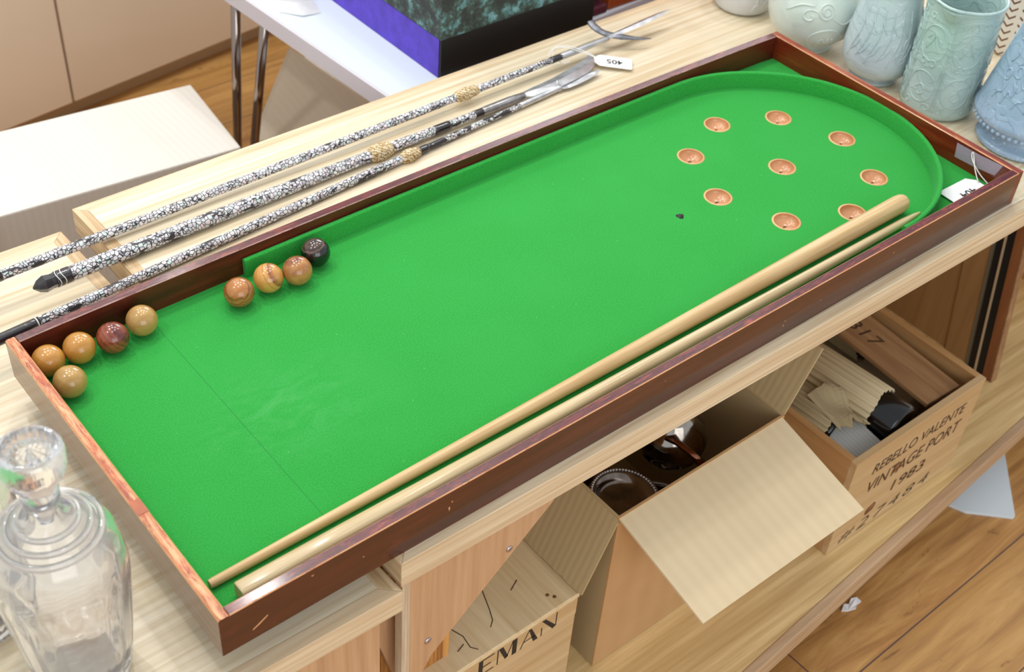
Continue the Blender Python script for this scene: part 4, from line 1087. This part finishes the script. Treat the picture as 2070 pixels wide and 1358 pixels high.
b2 = bmesh.new(); tube(b2, [(-0.040, -0.020, 0.092), (-0.041, -0.045, 0.104), (-0.037, -0.072, 0.101), (-0.034, -0.098, 0.094)], [0.004, 0.0055, 0.006, 0.007], 10)
b3 = bmesh.new(); tube(b3, catmull([(0.045, 0.03, 0.035), (0.066, 0.044, 0.055), (0.076, 0.05, 0.085)], 6), [0.011-0.0004*i for i in range(13)], 12)
ware('teapot', 'tarnished round teapot with a brown handle lying in the carton', 'teapot', (0.893, 0.124, -0.350), (0, 0, 0), [('pot', bm, M['tarn2']), ('handle', b2, M['copper']), ('spout', b3, M['tarn'])])
bm = bmesh.new(); lathe(bm, [(0.030, 0), (0.046, 0.02), (0.050, 0.05), (0.042, 0.08), (0.035, 0.09), (0.038, 0.10), (0.030, 0.10), (0.03, 0.09), (0, 0.02)], 48, cap=False)
ware('tankard', 'copper-toned worn tankard at the left inside the carton', 'tankard', (0.715, 0.195, -0.360), (0.3, 0.3, 0), [('body', bm, M['copper'])])
bm = bmesh.new(); lathe(bm, [(0.028, 0), (0.044, 0.014), (0.056, 0.040), (0.054, 0.066), (0.040, 0.082), (0.038, 0.088), (0.030, 0.088), (0.030, 0.08), (0, 0.012)], 48, cap=False)
ware('sugar_bowl', 'dark plated sugar bowl at the back inside the carton', 'bowl', (0.800, 0.235, -0.350), (0.2, 0.3, 0), [('body', bm, M['tarn2'])])
bm = bmesh.new(); lathe(bm, [(0.06, 0), (0.085, 0.05), (0.09, 0.12), (0.08, 0.16), (0.074, 0.16), (0.08, 0.10), (0, 0.02)], 48, cap=False)
ware('pot', 'large blackened pot low down inside the carton', 'pot', (0.83, 0.13, -0.612), (0, 0, 0), [('body', bm, M['tarn'])])

# ------------------------------------------------------------------ right side upright panel
up_ = thing('side_panel', 'tall brown cupboard side with black rebates standing behind the port crate', 'panel', (1.83, 0.028, -0.62))
shr = 0.135
def slab(name, x0, x1, y0, y1, mat, z1=0.565):
    g = bmesh.new(); box(g, x0, x1, y0, y1, 0, z1)
    for v in g.verts: v.co.y += v.co.z*shr
    build(name, g, mat, up_)
slab('back_board', 0.012, 0.026, 0.075, 0.62, M['dark_panel'])
slab('inner_stile', 0.008, 0.028, 0.070, 0.125, M['dark_panel'])
slab('felt_strip', 0.006, 0.027, 0.060, 0.070, M['grey'])
slab('rebate', 0.004, 0.028, 0.043, 0.060, M['rubber'])
slab('bead', 0.0, 0.028, 0.039, 0.043, M['plinth'])
slab('rebate', 0.003, 0.028, 0.021, 0.039, M['rubber'])
slab('front_stile', 0.0, 0.020, 0.0, 0.0205, M['stile'])
slab('front_edge', 0.0005, 0.0205, -0.003, -0.0002, M['board'])
bm = bmesh.new(); box(bm, 2.05, 2.6, 0.20, 0.6, -0.619, -0.30, 0.004)
tag(build('wooden_box', bm, M['crate'], None), 'shadowed wooden box on the low shelf at the far right edge', 'box')

# ------------------------------------------------------------------ floor litter
bm = bmesh.new(); prism(bm, [(1.60, 0.02), (1.646, -0.1051), (1.7172, -0.1772), (1.7245, -0.176), (1.90, -0.02), (1.80, 0.12)], -0.7998, -0.793, 0.001)
tag(build('white_board', bm, M['laminate'], None), 'smooth white sheet on the floor poking out from beneath the low shelf', 'board')
bm = bmesh.new()
pl = [(0, 0), (0.012, 0.010), (0.022, 0.007), (0.034, 0.016), (0.046, 0.014), (0.048, 0.002), (0.036, 0.0), (0.028, -0.008), (0.010, -0.007)]
prism(bm, pl, 0, 0.003)
for v in bm.verts: v.co.z += 0.004*abs(sin(v.co.x*160))
tag(build('paper_scrap', bm, M['white'], None, loc=(1.232, -0.112, -0.80), rot=(0, 0, -0.25)), 'small white scrap of paper on the floorboards by the shelf', 'paper')

# ------------------------------------------------------------------ background
# cupboards
cbn = thing('cupboard', 'run of cream cupboards with flush doors at the back left', 'cupboard', (0.781, 2.290, -0.80), atan2(0.048, 0.3427))
bm = bmesh.new(); box(bm, -1.6, 1.55, 0.02, 0.55, 0.06, 1.6); build('carcass', bm, M['ochre'], cbn)
bm = bmesh.new(); box(bm, -1.6, 1.55, 0.045, 0.5, 0, 0.06); build('plinth', bm, M['plinth'], cbn)
for a, b in ((-1.6, -0.812), (-0.808, -0.004), (0.004, 0.84), (0.844, 1.55)):
    bm = bmesh.new(); box(bm, a, b, 0.0, 0.019, 0.062, 1.59, 0.002); build('door', bm, M['cream'], cbn)
# pale carton at back left
cz = -0.35
ct = thing('cardboard_carton', 'large closed pale grey cardboard carton on the floor behind the tables', 'carton')
P_ = [(-0.35, 1.455), (0.2613, 1.3845), (0.7776, 1.3335), (0.8129, 1.6183), (0.3834, 1.6699), (-0.35, 1.745)]
bm = bmesh.new(); prism(bm, P_, -0.80, cz, 0.004)
o = build('carton_body', bm, M['card_white'], ct)
bm = bmesh.new(); prism(bm, [(0.235, -0.6), (0.2395, -0.6), (0.2395, -0.355), (0.235, -0.355)], -1.384, -1.379, xf=basis((0, 0, 0), (1, 0, 0), (0, 0, 1)))
build('flap_join', bm, M['card_tan'], ct)
# beige flap carton under the white table
c2 = thing('cardboard_carton', 'beige cardboard carton with a raised flap under the white table', 'carton')
bm = bmesh.new(); prism(bm, [(1.22, 1.50), (1.60, 1.46), (1.64, 1.86), (1.26, 1.90)], -0.80, -0.565); build('carton_body', bm, M['card_tan'], c2)
bm = bmesh.new()
q = [Vector((0.9489, 1.6127, -0.56)), Vector((1.175, 1.39, -0.56)), Vector((1.175, 1.385, -0.425)), Vector((1.1353, 1.7148, -0.40))]
q[2] = Vector((1.19, 1.40, -0.44))
nrm = (q[1]-q[0]).cross(q[2]-q[0]).normalized()*0.004
a = [bm.verts.new(v) for v in q]; b = [bm.verts.new(v+nrm) for v in q]
bm.faces.new(a); bm.faces.new(b[::-1])
for i in range(4): bm.faces.new([a[i], a[(i+1) % 4], b[(i+1) % 4], b[i]])
build('flap', bm, M['card_tan'], c2)
# white laminate table
wt = thing('folding_table', 'white laminate folding table with chrome hairpin legs behind the oak tables', 'table')
poly = [(0.8818, 0.905), (2.6, 1.02), (2.5, 1.95), (0.8185, 1.95)]
bm = bmesh.new(); prism(bm, poly, -0.089, -0.0505, 0.002); build('table_top', bm, M['lavender'], wt)
bm = bmesh.new(); prism(bm, [(0.8865, 0.910), (2.595, 1.025), (2.495, 1.945), (0.8235, 1.945)], -0.0510, -0.0495); build('laminate_sheet', bm, M['laminate'], wt)
for A_, B_ in (((0.864, 1.465, -0.089), (0.902, 1.62, -0.80)), ((0.8715, 1.359, -0.089), (0.915, 1.60, -0.80)), ((2.4, 1.8, -0.089), (2.4, 1.8, -0.80)), ((2.4, 1.15, -0.089), (2.4, 1.15, -0.80))):
    bm = bmesh.new(); tube(bm, [A_, B_], 0.0105, 16); build('leg', bm, M['chrome'], wt)
# box
bx = thing('presentation_box', 'black and violet box with a verdigris marbled lid on the white table', 'box')
BZ = -0.0495
ex_, ey_ = 0.9995, 0.925
x1_ = 1.395
bm = bmesh.new(); box(bm, ex_+0.0015, x1_, ey_+0.0, 1.55, BZ, 0.034, 0.0012); build('base', bm, M['black'], bx)
bm = bmesh.new(); box(bm, ex_, ex_+0.0015, ey_+0.006, 1.545, BZ+0.001, 0.033); build('cloth_side', bm, M['blue'], bx)
bm = bmesh.new(); box(bm, ex_-0.0008, x1_+0.001, ey_-0.001, 1.551, 0.034, 0.235, 0.0015); build('lid', bm, M['marble'], bx)
# jumble and orange wood behind
bm = bmesh.new(); bmesh.ops.create_icosphere(bm, subdivisions=4, radius=1)
for v in bm.verts:
    v.co = Vector((v.co.x*0.0240, v.co.y*0.050, v.co.z*0.036))*(1+0.12*sin(v.co.x*7+v.co.y*5)*cos(v.co.z*6))
tag(build('cloth_bundle', bm, M['darkcloth'], None, True, loc=(1.4330, 1.005, 0.012)), 'dark grey bundle beside the black and violet box', 'bundle')
bm = bmesh.new(); box(bm, 1.400, 1.458, 0.948, 1.14, -0.0493, -0.030, 0.004)
tag(build('maroon_book', bm, M['maroon'], None), 'flat maroon book under the dark bundle on the white table', 'book')
bm = bmesh.new(); box(bm, 1.463, 2.3, 0.952, 1.01, -0.0493, 0.40, 0.004)
tag(build('wooden_cabinet', bm, M['ochre'], None), 'orange-brown wooden cabinet side at the top edge behind the table', 'cabinet')
# crumpled paper on the white table
bm = bmesh.new(); pl = [(0, 0), (0.03, -0.045), (0.07, -0.05), (0.085, 0.0), (0.075, 0.03), (0.02, 0.04)]
c = bm.verts.new((0.04, -0.005, 0.012)); vs = [bm.verts.new((a, b, 0.003*(i % 2)+0.0005)) for i, (a, b) in enumerate(pl)]
for i in range(6): bm.faces.new([c, vs[i], vs[(i+1) % 6]])
bmesh.ops.solidify(bm, geom=bm.faces[:], thickness=0.0008)
tag(build('crumpled_paper', bm, M['white'], None, loc=(0.880, 1.315, BZ+0.001)), 'crumpled white paper on the left corner of the white table', 'paper')
# white bowl glimpsed between tables
bm = bmesh.new(); lathe(bm, [(0.03, 0), (0.05, 0.02), (0.085, 0.06), (0.10, 0.10), (0.097, 0.10), (0.08, 0.06), (0, 0.012)], 48, cap=False)
tag(build('white_basin', bm, M['laminate'], None, loc=(0.36, 1.12, -0.80)), 'white basin on the floor glimpsed through the slot between the tables', 'basin')
